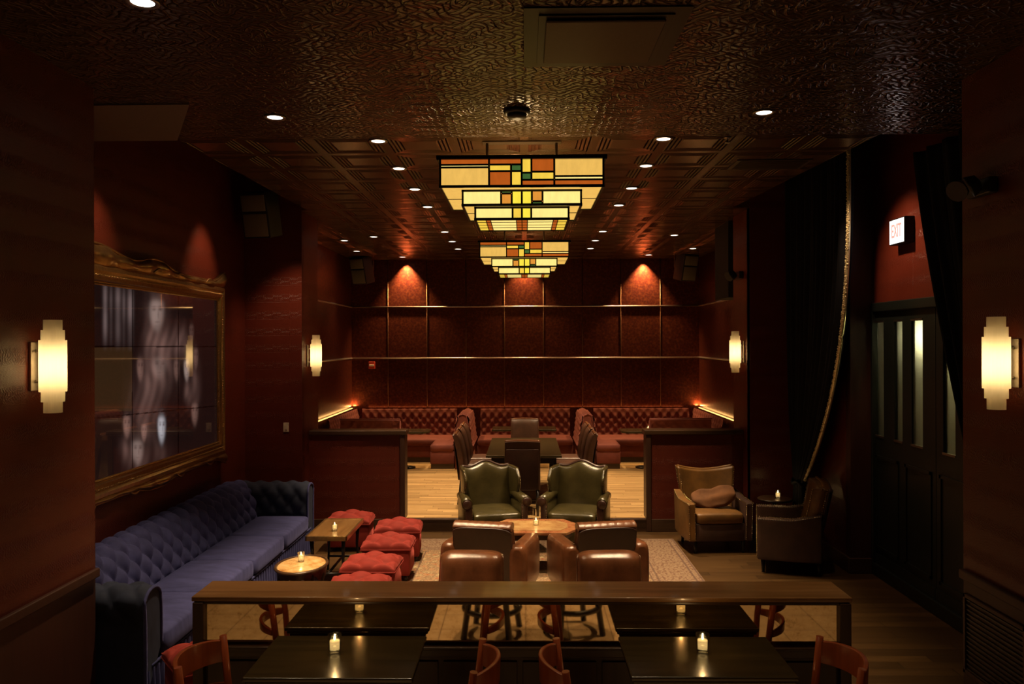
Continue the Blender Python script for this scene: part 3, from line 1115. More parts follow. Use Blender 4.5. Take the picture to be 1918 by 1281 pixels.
mb.shell(lambda u, v: Vector((.035 + .03 * sin(v * PI), hy - .01 + v * (.03 + .018 * sin(u * 25)), -hz + 2 * hz * u)), lambda u, v: Vector((.004, hy - .01 + v * (.03 + .018 * sin(u * 25)), -hz + 2 * hz * u)), 60, 5)
mb.build('side_band', 'gold', t)

# faces: blurred ghost portraits painted as the picture's own image
FACES = [  # px, py, rx, ry, brightness, tone
    (294, 585, 15, 36, .20, 0), (263, 688, 7, 26, .12, 1), (299, 685, 15, 26, .07, 0), (350, 690, 6, 24, .26, 0),
    (331, 690, 6, 24, .09, 1), (367, 668, 5, 24, .09, 1), (359, 622, 5, 22, .06, 1), (303, 800, 8, 31, .42, 2), (238, 795, 8, 26, .17, 1),
    (270, 808, 6, 20, .17, 1), (258, 843, 12, 28, .16, 0), (365, 772, 7, 26, .12, 1)]
BODIES = [(292, 590, 24, 52, .045), (286, 640, 16, 30, .11), (310, 650, 18, 34, .09), (296, 700, 32, 44, .08), (270, 775, 30, 70, .06), (283, 720, 14, 60, .05),
          (331, 640, 12, 34, .07), (345, 640, 9, 30, .05), (300, 850, 18, 26, .03), (352, 735, 7, 24, .10), (236, 840, 12, 26, .06), (365, 720, 10, 50, .05), (258, 862, 22, 30, .05)]
def paint(px, py):
    r, g, b = .009, .004, .0035
    wob = sin(px * .31 + sin(py * .05) * 2) * sin(py * .043 + px * .12)
    if px < 256 and py < 660:      # pale columns of cloth
        for cx, w, a in ((197, 4, .16), (208, 3, .06), (221, 5, .12), (232, 3, .07), (244, 5, .14)):
            k = a * math.exp(-((px - cx) / w) ** 2) * max(0, min(1, (660 - py) / 70)) * min(1, max(0, (py - 520) / 40)) * (1 + .3 * sin(py * .07 + cx))
            r += k * .8; g += k * .56; b += k * .54
    if px < 248 and 650 < py < 770:
        r += .020; g += .010; b += .002
    for cx, cy, rx, ry, a in BODIES:
        d = ((px - cx) / rx) ** 2 + ((py - cy) / ry) ** 2
        k = a * math.exp(-d * 1.5) * (1 + .45 * wob)
        r += k * 1.0; g += k * .54; b += k * .45
    for cx, cy, rx, ry, a, tn in FACES:
        u, v = (px - cx) / rx, (py - cy) / ry
        d = u * u * max(.6, 1 + .25 * v) + v * v
        if d > 5:
            continue
        k = a / (1 + math.exp((d - .7) * 4.2))
        sh = 1 - .55 * sum(math.exp(-(((u - ex) / .24) ** 2 + ((v + .16) / .085) ** 2)) for ex in (-.36, .40))
        sh -= .35 * sum(math.exp(-(((u - ex) / .30) ** 2 + ((v + .30) / .05) ** 2)) for ex in (-.36, .40))
        sh -= .35 * math.exp(-((u / .30) ** 2 + ((v - .50) / .05) ** 2))
        sh -= .30 * math.exp(-(((u - .16) / .09) ** 2 + ((v - .12) / .2) ** 2))
        sh -= .55 * max(0, u) + .15 * math.exp(-((u / .5) ** 2 + ((v - .72) / .1) ** 2))
        hair = 1 / (1 + math.exp((v + .62) * 14))
        k *= max(.08, sh) * (1 - .8 * hair)
        c = ((1.1, .80, .70), (1.1, .58, .46), (.95, .92, 1.0))[tn]
        r += k * c[0]; g += k * c[1]; b += k * c[2]
    for sx in (248, 334):
        if abs(px - sx) < .8: r, g, b = r * .2, g * .2, b * .2
    for s0 in (649, 776 + (248 - px) * .10):
        if abs(py - s0) < 1.0: r, g, b = r * .2, g * .2, b * .2
    return r, g, b
nu, nv = 340, 230
mb = MB()
y0, y1, z0, z1 = -hy + FW - .01, hy - FW + .01, -hz + FW - .01, hz - FW + .01
mb.grid(lambda u, v: Vector((.03, y0 + (y1 - y0) * u, z0 + (z1 - z0) * v)), nu, nv, False)
tp = NT('dark_picture_glass')
at_ = tp.n('VertexColor', layer_name='paint')
o_ = tp.obj()
d_ = tp.n('BsdfPrincipled')
d_.inputs['Base Color'].default_value = (.0003, .0002, .0002, 1)
d_.inputs['Roughness'].default_value = .05
tp.l(at_.outputs[0], d_.inputs['Emission Color'])
d_.inputs['Emission Strength'].default_value = 1.15  # image glow put in as emission; the printed glass is no light source
g_ = tp.n('BsdfGlossy'); g_.inputs['Roughness'].default_value = .01
tp.set(g_.inputs['Color'], tp.mix(tp.noise(o_, 3, 2), (.62, .52, .48), (.70, .60, .55)))
lw = tp.n('LayerWeight'); lw.inputs[0].default_value = .35
mx = tp.n('MixShader')
tp.l(tp.m('ADD', .10, tp.m('MULTIPLY', lw.outputs[0], .55)), mx.inputs[0])
tp.l(d_.outputs[0], mx.inputs[1]); tp.l(g_.outputs[0], mx.inputs[2]); tp.l(mx.outputs[0], tp.out.inputs[0])
pic = mb.build('picture', tp.mat, t)
ca = pic.data.color_attributes.new('paint', 'FLOAT_COLOR', 'POINT')
base = Vector(t.location)
for i, v in enumerate(pic.data.vertices):
    w = base + v.co
    ca.data[i].color = (*paint(*to_px(w)), 1)

# ------------------------------------------------------------------ blue sofa
SY0, SY1 = 5.42, 9.74
SXF, SXB = -2.60, -3.63
t = thing('tufted_sofa', 'long deep blue button-tufted velvet sofa along the left wall under the picture', 'sofa', (SXB, SY0, 0))
L, D = SY1 - SY0, SXF - SXB
AW = .24
def sweep(prof):      # polyline -> (pos, normal) by v
    seg = [0]
    for a, b in zip(prof, prof[1:]):
        seg.append(seg[-1] + (Vector(b) - Vector(a)).length)
    T = seg[-1]
    def f(v):
        d = v * T
        for k in range(len(prof) - 1):
            if d <= seg[k + 1] + 1e-9:
                break
        q = (d - seg[k]) / max(1e-9, seg[k + 1] - seg[k])
        a, b = Vector(prof[k]), Vector(prof[k + 1])
        n = Vector((-(b - a).y, (b - a).x)).normalized()
        if k + 1 < len(prof) - 1 and q > .5:
            c = Vector(prof[k + 2]); n2 = Vector((-(c - b).y, (c - b).x)).normalized(); n = n.lerp(n2, (q - .5)).normalized()
        if k > 0 and q < .5:
            c = Vector(prof[k - 1]); n2 = Vector((-(a - c).y, (a - c).x)).normalized(); n = n.lerp(n2, .5 - q).normalized()
        return a + (b - a) * q, n
    return f, T
def roundprof(pts, it=3):
    for _ in range(it):
        q = [pts[0]]
        for a, b in zip(pts, pts[1:]):
            q += [(a[0] * .75 + b[0] * .25, a[1] * .75 + b[1] * .25), (a[0] * .25 + b[0] * .75, a[1] * .25 + b[1] * .75)]
        q.append(pts[-1])
        pts = q
    return pts
def tuft(u, v, du, dv):
    a, b = u / du + v / dv, u / du - v / dv
    sa, sb = abs(sin(PI * a)), abs(sin(PI * b))
    return .62 * (sa * sb) ** .5 + .38 * max(sa, sb)
def tuft2(u, v, du, dv):
    a, b = u / du + v / dv, u / du - v / dv
    sa, sb = abs(sin(PI * a)), abs(sin(PI * b))
    return .85 * (sa * sb) ** .55 + .15 * max(sa, sb)
bp, BT = sweep(roundprof([(.42, .40), (.36, .62), (.30, .80), (.20, .87), (.07, .84), (.02, .72), (.02, .55)]))
def backfn(u, v):
    p, n = bp(v)
    e = min(1, v / .1) * min(1, (1 - v) / .25)
    h = .066 * e * tuft2(u * (L - 2 * AW), v * BT, .205, .25)
    return Vector((p.x - n.x * h, AW + (L - 2 * AW) * u, p.y - n.y * h))
mb = MB(); mb.grid(backfn, 420, 56)
mb.build('backrest', 'blue_velvet', t)
def arm(y_in, y_out, name):
    """rolled, tufted arm: profile in y-z swept along x"""
    s = 1 if y_out > y_in else -1
    pr, T = sweep(roundprof([(y_in, .40), (y_in, .66), (y_in + s * .01, .79), (y_in + s * .08, .845), (y_out - s * .05, .84), (y_out + s * .02, .78), (y_out, .66), (y_out, .08)]))
    mb = MB()
    def f(u, v):
        p, n = pr(v)
        e = min(1, v / .08) * max(0, min(1, (.62 - v) / .1)) * min(1, u / .05) * min(1, (1 - u) / .06)
        h = .035 * e * tuft2(u * D, v * T, .20, .22)
        return Vector((.02 + (D - .03) * u, p.x + s * h * n.x, p.y + s * h * n.y))
    rows = mb.grid(f, 60, 60)
    mb.bm.faces.new([r[-1] for r in rows])
    o = mb.build(name, 'blue_dark', t)
    mb = MB()
    mb.tube([(D - .008, pr(k / 40)[0].x, pr(k / 40)[0].y) for k in range(41)], .012, 6)
    mb.build('piping', 'blue_velvet', o)
    return o
arm(L - AW, L, 'arm')
arm(AW, 0, 'arm')
n = 4
cw = (L - 2 * AW) / n
for i in range(n):
    mb = MB()
    mb.superq((.41 + (D - .41) / 2 + .015, AW + cw * (i + .5), .40), ((D - .40) / 2, cw / 2 - .004, .09), .28, .14, 40, 14, .18)
    mb.build('seat_cushion', 'blue_velvet', t)
mb = MB(); mb.box(.03, D - .02, AW * .5, L - AW * .5, .10, .305, .02)
mb.build('base', 'blue_dark', t)
mb = MB()
mb.tube([(D - .015, AW * .4, .30), (D - .015, L - AW * .4, .30)], .012, 6)
mb.build('piping', 'blue_velvet', t)
mb = MB()
def sk(u, v):
    ph = u * L / .075 * 2 * PI
    tri = math.asin(sin(ph)) / (PI / 2)
    return Vector((D - .012 + (.012 + .012 * v) * tri, .03 + (L - .06) * u, .285 - .27 * v))
mb.grid(sk, 460, 5)
mb.build('pleated_skirt', 'blue_velvet', t)

# ------------------------------------------------------------------ rug and ottomans
mb = MB(); mb.box(-1.86, 1.86, -2.7, 2.7, .001, .012)
tag(mb.build('rug', 'rug', None, loc=(.04, 7.58, 0)), 'large faded red and cream patterned rug under the leather chairs', 'rug')

def make_ottoman(name, label, loc, rz, w=.535):
    t = thing(name, label, 'ottoman', loc, rz, 'red tufted ottomans')
    h = w / 2
    mb = MB(); mb.box(-h + .015, h - .015, -h + .015, h - .015, .055, .335, .02)
    mb.build('body', 'red_velvet', t)
    mb = MB()
    def f(u, v):
        x, y = 2 * u - 1, 2 * v - 1
        sx, sy = math.copysign(abs(x) ** .8, x), math.copysign(abs(y) ** .8, y)
        e = max(0, (1 - x ** 6) * (1 - y ** 6))
        tt = tuft2(x * h, y * h, .31, .31)
        dm = (1 - x * x) * (1 - y * y)
        return Vector((x * h, y * h, .366 + e ** .4 * .060 * tt + .038 * dm ** .6))
    rows = mb.grid(f, 40, 40)
    ring = rows[0] + [r[-1] for r in rows[1:]] + rows[-1][::-1][1:] + [r[0] for r in rows[::-1]][1:-1]
    low = [mb.bm.verts.new((v.co.x * .985, v.co.y * .985, .325)) for v in ring]
    for i in range(len(ring)):
        fc = mb.bm.faces.new((ring[i], ring[(i + 1) % len(ring)], low[(i + 1) % len(ring)], low[i]))
        fc.smooth = True
    mb.build('tufted_top', 'red_velvet', t)
    mb = MB(); pts = [(-h, -h), (h, -h), (h, h), (-h, h), (-h, -h)]
    mb.tube([(x * .995, y * .995, .335) for x, y in pts], .009, 6)
    mb.build('piping', 'red_velvet', t)
    for sx in (-1, 1):
        for sy in (-1, 1):
            mb = MB(); mb.lathe([(.014, 0), (.02, .012), (.026, .058)], (sx * (h - .06), sy * (h - .06), .0), 12)
            mb.build('foot', 'black_wood', t)
    t.scale = (1, .84, 1)
    return t
ZR = .0135
o1 = make_ottoman('ottoman', 'red tufted ottoman farthest back, against the left partition wall', (*at(657, 961, z=.43).xy, 0), R(2))
spots = [((747, 976), R(4), 'red tufted ottoman on the rug beside the alcove step'),
         ((728, 1005), R(1), 'red tufted ottoman on the rug, third from the back of the row'),
         ((697, 1043), R(-2), 'bright red tufted ottoman on the rug, fourth from the back of the row'),
         ((672, 1083), R(3), 'red tufted ottoman cut off by the wooden shelf edge')]
for (px, py), rz, lab in spots:
    p = at(px, py, z=.44)
    c = clone(o1, None, (p.x, p.y, ZR), rz, lab)
clone(o1, None, (-2.205, 5.53, ZR), R(38), 'red ottoman low in front, beside the near end of the blue sofa')

# ------------------------------------------------------------------ candles
def make_votive(loc, label, group, s=1.0, lit=.55, stem=False):
    t = thing('votive_candle', label, 'candle', loc, random.random() * 6, group)
    mb = MB()
    mb.lathe([(.0005, .001), (.026, .001), (.028, .004), (.031, .04), (.034, .088), (.0325, .088), (.0295, .042), (.0272, .02), (.0005, .017)], n=24)
    mb.build('glass', 'glass', t)
    mb = MB(); mb.lathe([(.0005, .0185), (.0225, .0185), (.0230, .03), (.0235, .056), (.0225, .060), (.0005, .058)], n=18)
    mb.build('wax', 'wax', t)
    mb = MB(); mb.lathe([(.0008, .060), (.005, .064), (.0062, .071), (.0036, .082), (.0006, .091)], n=10)
    mb.build('flame', 'flame', t)
    t.scale = (s, s, s)
    l = light('candle_light', 'POINT', (loc[0], loc[1], loc[2] + .125 * s), lit, (1, .58, .22), shadow_soft_size=.008)
    return t

# ------------------------------------------------------------------ small tables on the left
# rectangular brass-rimmed table
a = at(572, 1005, z=.56); b = at(649, 1006, z=.56); c = at(610, 971, z=.56); d = at(681, 972, z=.56)
w, dp = ((b.x - a.x) + (d.x - c.x)) / 2, ((c.y - a.y) + (d.y - b.y)) / 2
cx_, cy_ = (a.x + b.x + c.x + d.x) / 4 , (a.y + b.y + c.y + d.y) / 4
TX, TY = cx_, cy_
t = thing('cocktail_table', 'rectangular gilt-rimmed wooden table between the blue sofa and the ottomans', 'table', (TX, TY, 0))
mb = MB(); mb.box(-w / 2 + .015, w / 2 - .015, -dp / 2 + .015, dp / 2 - .015, .53, .558); mb.build('tabletop', 'side_top', t)
mb = MB()
for q in ((-w / 2, w / 2, -dp / 2, -dp / 2 + .018), (-w / 2, w / 2, dp / 2 - .018, dp / 2), (-w / 2, -w / 2 + .018, -dp / 2, dp / 2), (w / 2 - .018, w / 2, -dp / 2, dp / 2)):
    mb.box(*q, .515, .566)
mb.build('rim', 'gold', t, .004)
for sx in (-1, 1):
    for sy in (-1, 1):
        mb = MB(); mb.tube([(sx * (w / 2 - .05), sy * (dp / 2 - .06), .52), (sx * (w / 2 - .06), sy * (dp / 2 - .08), .3), (sx * (w / 2 - .04), sy * (dp / 2 - .05), 0)], [.022, .015, .012], 8)
        mb.build('leg', 'black_wood', t)
mb = MB(); mb.tube([(-.0, -dp / 2 + .08, .16), (0, dp / 2 - .08, .16)], .014, 8)
for s in (-1, 1):
    mb.tube([(-w / 2 + .05, s * (dp / 2 - .08), .16), (w / 2 - .05, s * (dp / 2 - .08), .16)], .014, 8)
mb.build('stretcher', 'black_wood', t)
p = at(627, 994, z=.559)
make_votive((p.x, p.y, .559), 'lit votive candle on the rectangular gilt-rimmed table', 'lit votive candles', 1.0, .5)
# oval marble topped table
p = at(565, 1056, z=.50)
t = thing('oval_table', 'small oval amber marble table with carved dark apron in front of the sofa', 'table', (p.x, p.y, 0))
mb = MB(); mb.lathe([(.001, .5), (.20, .5), (.212, .496), (.216, .488), (.212, .48), (.001, .478)], n=40, sy=1.35); mb.build('tabletop', 'marble', t)
mb = MB(); mb.lathe([(.205, .476), (.235, .480), (.242, .49), (.236, .502), (.222, .506), (.218, .50), (.214, .48)], n=40, sy=1.35); mb.build('rim', 'dark_wood', t)
mb = MB()
mb.grid(lambda u, v: Vector((.215 * cos(u * 2 * PI), .29 * sin(u * 2 * PI), .478 - v * (.075 + .03 * sin(u * 2 * PI * 12)))), 96, 4, True, True)
mb.build('scalloped_apron', 'dark_wood', t)
for k in range(4):
    g = PI / 4 + k * PI / 2
    x, y = cos(g), 1.35 * sin(g)
    mb = MB(); mb.tube([(x * .19, y * .19, .47), (x * .215, y * .215, .36), (x * .17, y * .17, .16), (x * .21, y * .21, .0)], [.026, .02, .014, .018], 10)
    mb.build('leg', 'dark_wood', t)
q = at(564, 1052, z=.5)
make_votive((q.x, q.y, .501), 'lit votive candle on the oval marble table', 'lit votive candles', 1.0, .5)
# ------------------------------------------------------------------ armchairs (all face -y before turning)
def legs4(t, xs, ys, h, r0, r1, mat, square=False):
    for x in xs:
        for y in ys:
            mb = MB()
            if square:
                mb.prism([(x - r1, y - r1), (x + r1, y - r1), (x + r1, y + r1), (x - r1, y + r1)], 0, h)
            else:
                mb.lathe([(r0, 0), (r0 * 1.1, h * .3), (r1, h)], (x, y, 0), 12)
            mb.build('leg', mat, t)

def nails(mb, pts, step=.024, r=.0062):
    pts = [Vector(p) for p in pts]
    acc = 0
    for a, b in zip(pts, pts[1:]):
        L_ = (b - a).length
        d = acc
        while d < L_:
            mb.ball(a + (b - a) * (d / L_), r, 1)
            d += step
        acc = d - L_

def wing_chair(label, loc, rz):
    t = thing('wing_chair', label, 'armchair', loc, rz, 'green leather wing chairs')
    G_ = 'green_leather'
    mb = MB(); mb.box(-.31, .31, -.34, .30, .15, .36, .03); mb.build('seat_rail', G_, t)
    mb = MB(); mb.superq((0, -.05, .41), (.285, .315, .075), .35, .2, 36, 14, .3); mb.build('seat_cushion', G_, t)
    def topz(x):
        return .90 + .075 * math.exp(-(x / .14) ** 2) + .02 * math.exp(-((abs(x) - .29) / .06) ** 2)
    def ly(z):
        return .20 + (z - .4) * .22
    def fr(u, v):
        x = (u - .5) * .58
        z = .36 + v * (topz(x) - .36)
        e = (1 - (2 * u - 1) ** 4) * (1 - (2 * v - 1) ** 6)
        return Vector((x, ly(z) - .045 - .045 * e, z))
    def bk(u, v):
        x = (u - .5) * .58
        z = .36 + v * (topz(x) - .36)
        return Vector((x, ly(z) + .05, z))
    mb = MB(); mb.shell(fr, bk, 28, 24); mb.build('backrest', G_, t)
    for s in (-1, 1):
        def prof(v):      # front edge of the wing, z rising
            return .045 + .19 * (1 - v) ** 2.2 * -1 + .10 * v ** 3
        def wi(u, v):
            z = .56 + v * (.935 - .56)
            y0 = -.02 - .10 * math.exp(-((v - .62) / .38) ** 2) + .10 * max(0, v - .75) * 2
            y = y0 + u * (ly(z) + .03 - y0)
            return Vector((s * (.265 + .03 * (1 - u)), y, z))
        def wo(u, v):
            q = wi(u, v); q.x += s * (.038 + .015 * sin(u * PI)); return q
        mb = MB(); mb.shell(wi, wo, 12, 14); mb.build('wing', G_, t, .012)
        mb = MB()
        mb.box(s * .285, s * .355, -.30, .22, .16, .60, .02)
        mb.tube([(s * .32, .20, .60), (s * .325, 0, .615), (s * .335, -.2, .605), (s * .345, -.33, .595)], [.05, .055, .06, .062], 14)
        mb.build('arm', G_, t)
        mb = MB()
        mb.lathe([(.001, 0), (.045, .002), (.05, -.006), (.05, -.02)], n=16)
        mb.xf(Matrix.Translation((s * .345, -.345, .595)) @ Matrix.Rotation(R(90), 4, 'X'))
        mb.box(s * .285, s * .36, -.335, -.30, .17, .57, .012)
        mb.build('arm_front', 'dark_leather', t)
        mb = MB()
        nails(mb, [wi(0, v / 14) + Vector((s * .03, -.005, 0)) for v in range(15)])
        mb.build('nailhead_trim', 'brass', t)
        mb = MB()
        nails(mb, [(s * .29, -.338, .18), (s * .29, -.338, .55)])
        mb.build('nailhead_trim', 'brass', t)
    mb = MB()
    nails(mb, [fr(k / 24, 1) + Vector((0, -.002, -.012)) for k in range(25)])
    mb.build('nailhead_trim', 'brass', t)
    mb = MB()
    mb.tube([fr(k / 28, 1) + Vector((0, .04, .002)) for k in range(29)], .024, 8)
    mb.build('top_roll', 'dark_leather', t)
    legs4(t, (-.27, .27), (-.29, .26), .155, .018, .03, 'dark_wood')
    return t
p = at(921, 1000, Y=9.6)
w1 = wing_chair('green leather wing chair with nailhead trim on the left, behind the octagonal table', (p.x - .015, 9.78, ZR), R(15))
s1 = 1.05
w1.scale = (s1, s1, s1)
p = at(1080, 1000, Y=9.6)
clone(w1, None, (p.x + .02, 9.78, ZR), R(-15), 'green leather wing chair with nailhead trim on the right, behind the octagonal table')

def club_chair(label, loc, rz, low=False):
    t = thing('club_chair', label, 'armchair', loc, rz, 'brown leather club chairs')
    B_, K_ = 'brown_leather', 'dark_leather'
    mb = MB(); mb.box(-.27, .27, -.38, .26, .09, .30, .03); mb.build('seat_base', K_, t)
    mb = MB(); mb.superq((0, -.08, .365), (.265, .33, .085), .35, .2, 36, 14, .22); mb.build('seat_cushion', B_, t)
    for s in (-1, 1):
        mb = MB()
        def af(u, v):      # cross-section over the arm, swept front to back
            a = u * 2 * PI
            y = -.41 + (.58 if low else .80) * v
            zt = .565 + .055 * v
            x = math.copysign(abs(cos(a)) ** .45, cos(a)) * .088
            zz = math.copysign(abs(sin(a)) ** .45, sin(a))
            sh_ = max(.02, 1 - abs(2 * v - 1) ** 14) ** .4
            x *= .35 + .65 * sh_
            zz *= .8 + .2 * sh_
            z = .09 + (zt - .09) * (zz + 1) / 2
            return Vector((s * (.335 + .005) + x, y, z))
        rows = mb.grid(af, 32, 40, True, True)
        for row in (rows[0], rows[-1]):
            mb.bm.faces.new(row)
        mb.build('arm', B_, t)
    mb = MB()
    def fr(u, v):
        x = (u - .5) * .60 * (1 - .05 * v)
        z = .30 + v * (.52 if low else .49)
        e = (1 - (2 * u - 1) ** 6) * (1 - (2 * v - 1) ** 8)
        return Vector((x, .16 + (z - .3) * .26 - .075 * e ** .7, z - .035 * (2 * u - 1) ** 6 * v))
    def bk(u, v):
        x = (u - .5) * .60 * (1 - .05 * v)
        z = .14 + v * (.66 if low else .64)
        return Vector((x, .30 + (z - .3) * .24, z - .035 * (2 * u - 1) ** 6 * v))
    mb.shell(fr, lambda u, v: Vector((fr(u, v).x, .255 + (fr(u, v).z - .3) * .24, fr(u, v).z)), 28, 24)
    mb.build('back_cushion', B_, t)
    mb = MB(); mb.shell(lambda u, v: bk(u, v) + Vector((0, -.05, 0)), bk, 16, 12); mb.build('outer_back', K_, t, .012)  # darker leather here puts the unlit back's shade into the colour
    mb = MB()
    def roll(u, v):
        a = v * 2 * PI
        x = (u - .5) * .57
        wr = 1 + .06 * sin(u * 70) * sin(u * 23)
        return Vector((x, .325 + .082 * cos(a), .778 + .045 * sin(a) * wr))
    if not low:
        rows = mb.grid(roll, 40, 14)
        mb.bm.faces.new([r[0] for r in rows[:-1]]); mb.bm.faces.new([r[-1] for r in rows[:-1]])
        mb.build('top_roll', B_, t, .01)
    mb = MB()
    mb.tube([fr(0, k / 12) + Vector((0, .02, 0)) for k in range(13)] , .008, 6)
    mb.build('piping', 'brown_leather', t)
    mb = MB()
    mb.tube([fr(1, k / 12) + Vector((0, .02, 0)) for k in range(13)] , .008, 6)
    mb.build('piping', 'brown_leather', t)
    legs4(t, (-.31, .31), (-.34, .30), .10, .03, .04, 'dark_wood')
    return t
pl = at(904, 985, Y=7.5); pr = at(1137, 985, Y=7.5)
k1 = club_chair('brown leather club chair on the left of the pair facing the octagonal table', (pl.x + .063, 7.93, ZR), PI - R(11))
clone(k1, None, (pr.x - .063, 7.93, ZR), PI + R(11), 'brown leather club chair on the right of the pair facing the octagonal table')
pl = at(879, 1037, Y=6.5); pr = at(1145, 1037, Y=6.5)
k2 = club_chair('brown leather club chair behind the wooden shelf on the left, showing its shiny back cushion', (pl.x, 6.27, ZR), R(-3), True)
k2.scale = (.9, .95, .985)
clone(k2, None, (pr.x, 6.27, ZR), R(3), 'brown leather club chair behind the wooden shelf on the right, showing its shiny back cushion')

# octagonal coffee table
a, b = at(1004, 996, z=.47), at(1004, 976, z=.47)
ct = thing('coffee_table', 'octagonal burl-topped coffee table between the wing chairs and club chairs', 'table', (a.x, (a.y + b.y) / 2, ZR + .009))
hw = (at(1080, 985, z=.47).x - at(928, 985, z=.47).x) / 2
hd = .34
poly = [(-hw, -hd * .4), (-hw * .72, -hd), (hw * .72, -hd), (hw, -hd * .4), (hw, hd * .4), (hw * .72, hd), (-hw * .72, hd), (-hw, hd * .4)]
mb = MB(); mb.prism(poly, .425, .456); mb.build('tabletop', 'burl', ct, .006)
mb = MB()
q = [(x * .78, y * .72) for x, y in poly]; mb.prism(q, .456, .459); mb.build('inlay', mat_marble('pale_inlay', (.28, .13, .05), (.36, .22, .09), (.42, .28, .12)), ct)
mb = MB(); q = [(x * .88, y * .86) for x, y in poly]; mb.prism(q, .36, .425); mb.build('apron', 'dark_wood', ct, .004)
for sx in (-1, 1):
    for sy in (-1, 1):
        mb = MB(); mb.tube([(sx * hw * .62, sy * hd * .6, .40), (sx * hw * .68, sy * hd * .66, .25), (sx * hw * .58, sy * hd * .6, .1), (sx * hw * .66, sy * hd * .66, .0)], [.035, .03, .018, .024], 10)
        mb.build('leg', 'dark_wood', ct)
c = at(1004, 985, z=.472)
make_votive((c.x, c.y, ZR + .460), 'lit votive candle on the octagonal coffee table', 'lit votive candles', 1.0, .6)

# tan studded armchairs
def tan_chair(label, loc, rz, pillow):
    t = thing('studded_armchair', label, 'armchair', loc, rz, 'tan studded armchairs')
    A_, S_ = 'tan_suede', 'tan_shaded'
    mb = MB(); mb.box(-.30, .30, -.36, .28, .14, .36, .025); mb.build('seat_base', S_, t)
    mb = MB(); mb.superq((0, -.06, .41), (.285, .315, .07), .33, .18, 36, 14, .25); mb.build('seat_cushion', A_, t)
    def tz(x):
        return .885 + .055 * (abs(x) / .34) ** 2
    def ly(z):
        return .22 + (z - .4) * .20
    def wd(z):
        return .285 + .06 * max(0, (z - .45) / .45)
    def fr(u, v):
        z0 = .34
        x = (2 * u - 1) * wd(.34 + v * .55)
        z = z0 + v * (tz(x) - z0)
        return Vector((x, ly(z) - .06 - .09 * abs(2 * u - 1) ** 3, z))
    def bk(u, v):
        q = fr(u, v); q.y = ly(q.z) + .05 - .05 * abs(2 * u - 1) ** 4
        return q
    mb = MB(); mb.shell(fr, bk, 26, 22); mb.build('backrest', A_, t)
    mb = MB(); mb.shell(lambda u, v: bk(u, v) + Vector((0, .004, 0)), lambda u, v: bk(u, v) + Vector((0, .02, 0)), 14, 14); mb.build('outer_back', S_, t)
    for s in (-1, 1):
        def ai(u, v):
            y = -.38 + .64 * u
            zt = .585 + .06 * max(0, u - .55) / .45 + .01
            return Vector((s * (.285 + .012 * v), y, .15 + v * (zt - .15)))
        def ao(u, v):
            q = ai(u, v); q.x = s * (.37 + .012 * v + .02 * sin(u * PI)); return q
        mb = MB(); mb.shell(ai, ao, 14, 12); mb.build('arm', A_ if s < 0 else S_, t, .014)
        mb = MB()
        for dx in (.297, .363):
            nails(mb, [(s * dx, -.384, .17), (s * (dx + .008), -.384, .585)])
            mb.build('nailhead_trim', 'brass', t)
            mb = MB()
        nails(mb, [ao(k / 14, 1) + Vector((0, 0, .0)) for k in range(15)])
        mb.build('nailhead_trim', 'brass', t); mb = MB()
        nails(mb, [ai(k / 14, 1) for k in range(12)])
        mb.build('nailhead_trim', 'brass', t); mb = MB()
        nails(mb, [fr(0 if s < 0 else 1, v / 10) + Vector((0, -.004, 0)) for v in range(4, 11)])
        mb.build('nailhead_trim', 'brass', t); mb = MB()
        nails(mb, [bk(0 if s < 0 else 1, v / 10) + Vector((s * .006, -.01, 0)) for v in range(4, 11)])
        mb.build('nailhead_trim', 'brass', t)
    mb = MB(); mb.tube([fr(k / 26, 1).lerp(bk(k / 26, 1), .5) for k in range(27)], .020, 8); mb.build('top_roll', A_, t)
    legs4(t, (-.28, .28), (-.32, .24), .145, .016, .026, 'black_wood')
    return t
p = at(1335, 1030, Y=9.75)
t1 = tan_chair('tan suede studded armchair with a loose pillow, facing front against the right partition wall', (p.x + .03, 9.97, 0), R(4), True)
t1.scale = (1.04, 1.04, 1.02)
c = clone(t1, None, (3.03, 9.05, 0), R(-106), 'tan studded armchair seen from its shaded side, beside the tied black curtain')
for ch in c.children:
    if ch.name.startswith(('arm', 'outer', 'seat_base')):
        ch.data = ch.data.copy(); ch.data.materials.clear(); ch.data.materials.append(M['tan_shaded'])
mb = MB()
mb.superq((0, 0, 0), (.27, .065, .14), .95, .45, 36, 18)
for v in mb.bm.verts:
    q = v.co
    q.y += .012 * sin(q.x * 31 + q.z * 17) + .01 * sin(q.z * 44)
    q.z += .03 * (q.x / .27) ** 2 * (1 if q.z > 0 else -1) - .02 * cos(q.x * 9)
mb.xf(Matrix.Rotation(R(-12), 4, 'Y') @ Matrix.Rotation(R(-48), 4, 'X'))
pil = mb.build('throw_pillow', 'pillow', None, loc=(p.x + .05, 9.97 - .06, .625), rz=R(-6))
tag(pil, 'small brown pillow lying on the seat of the tan studded armchair', 'pillow')

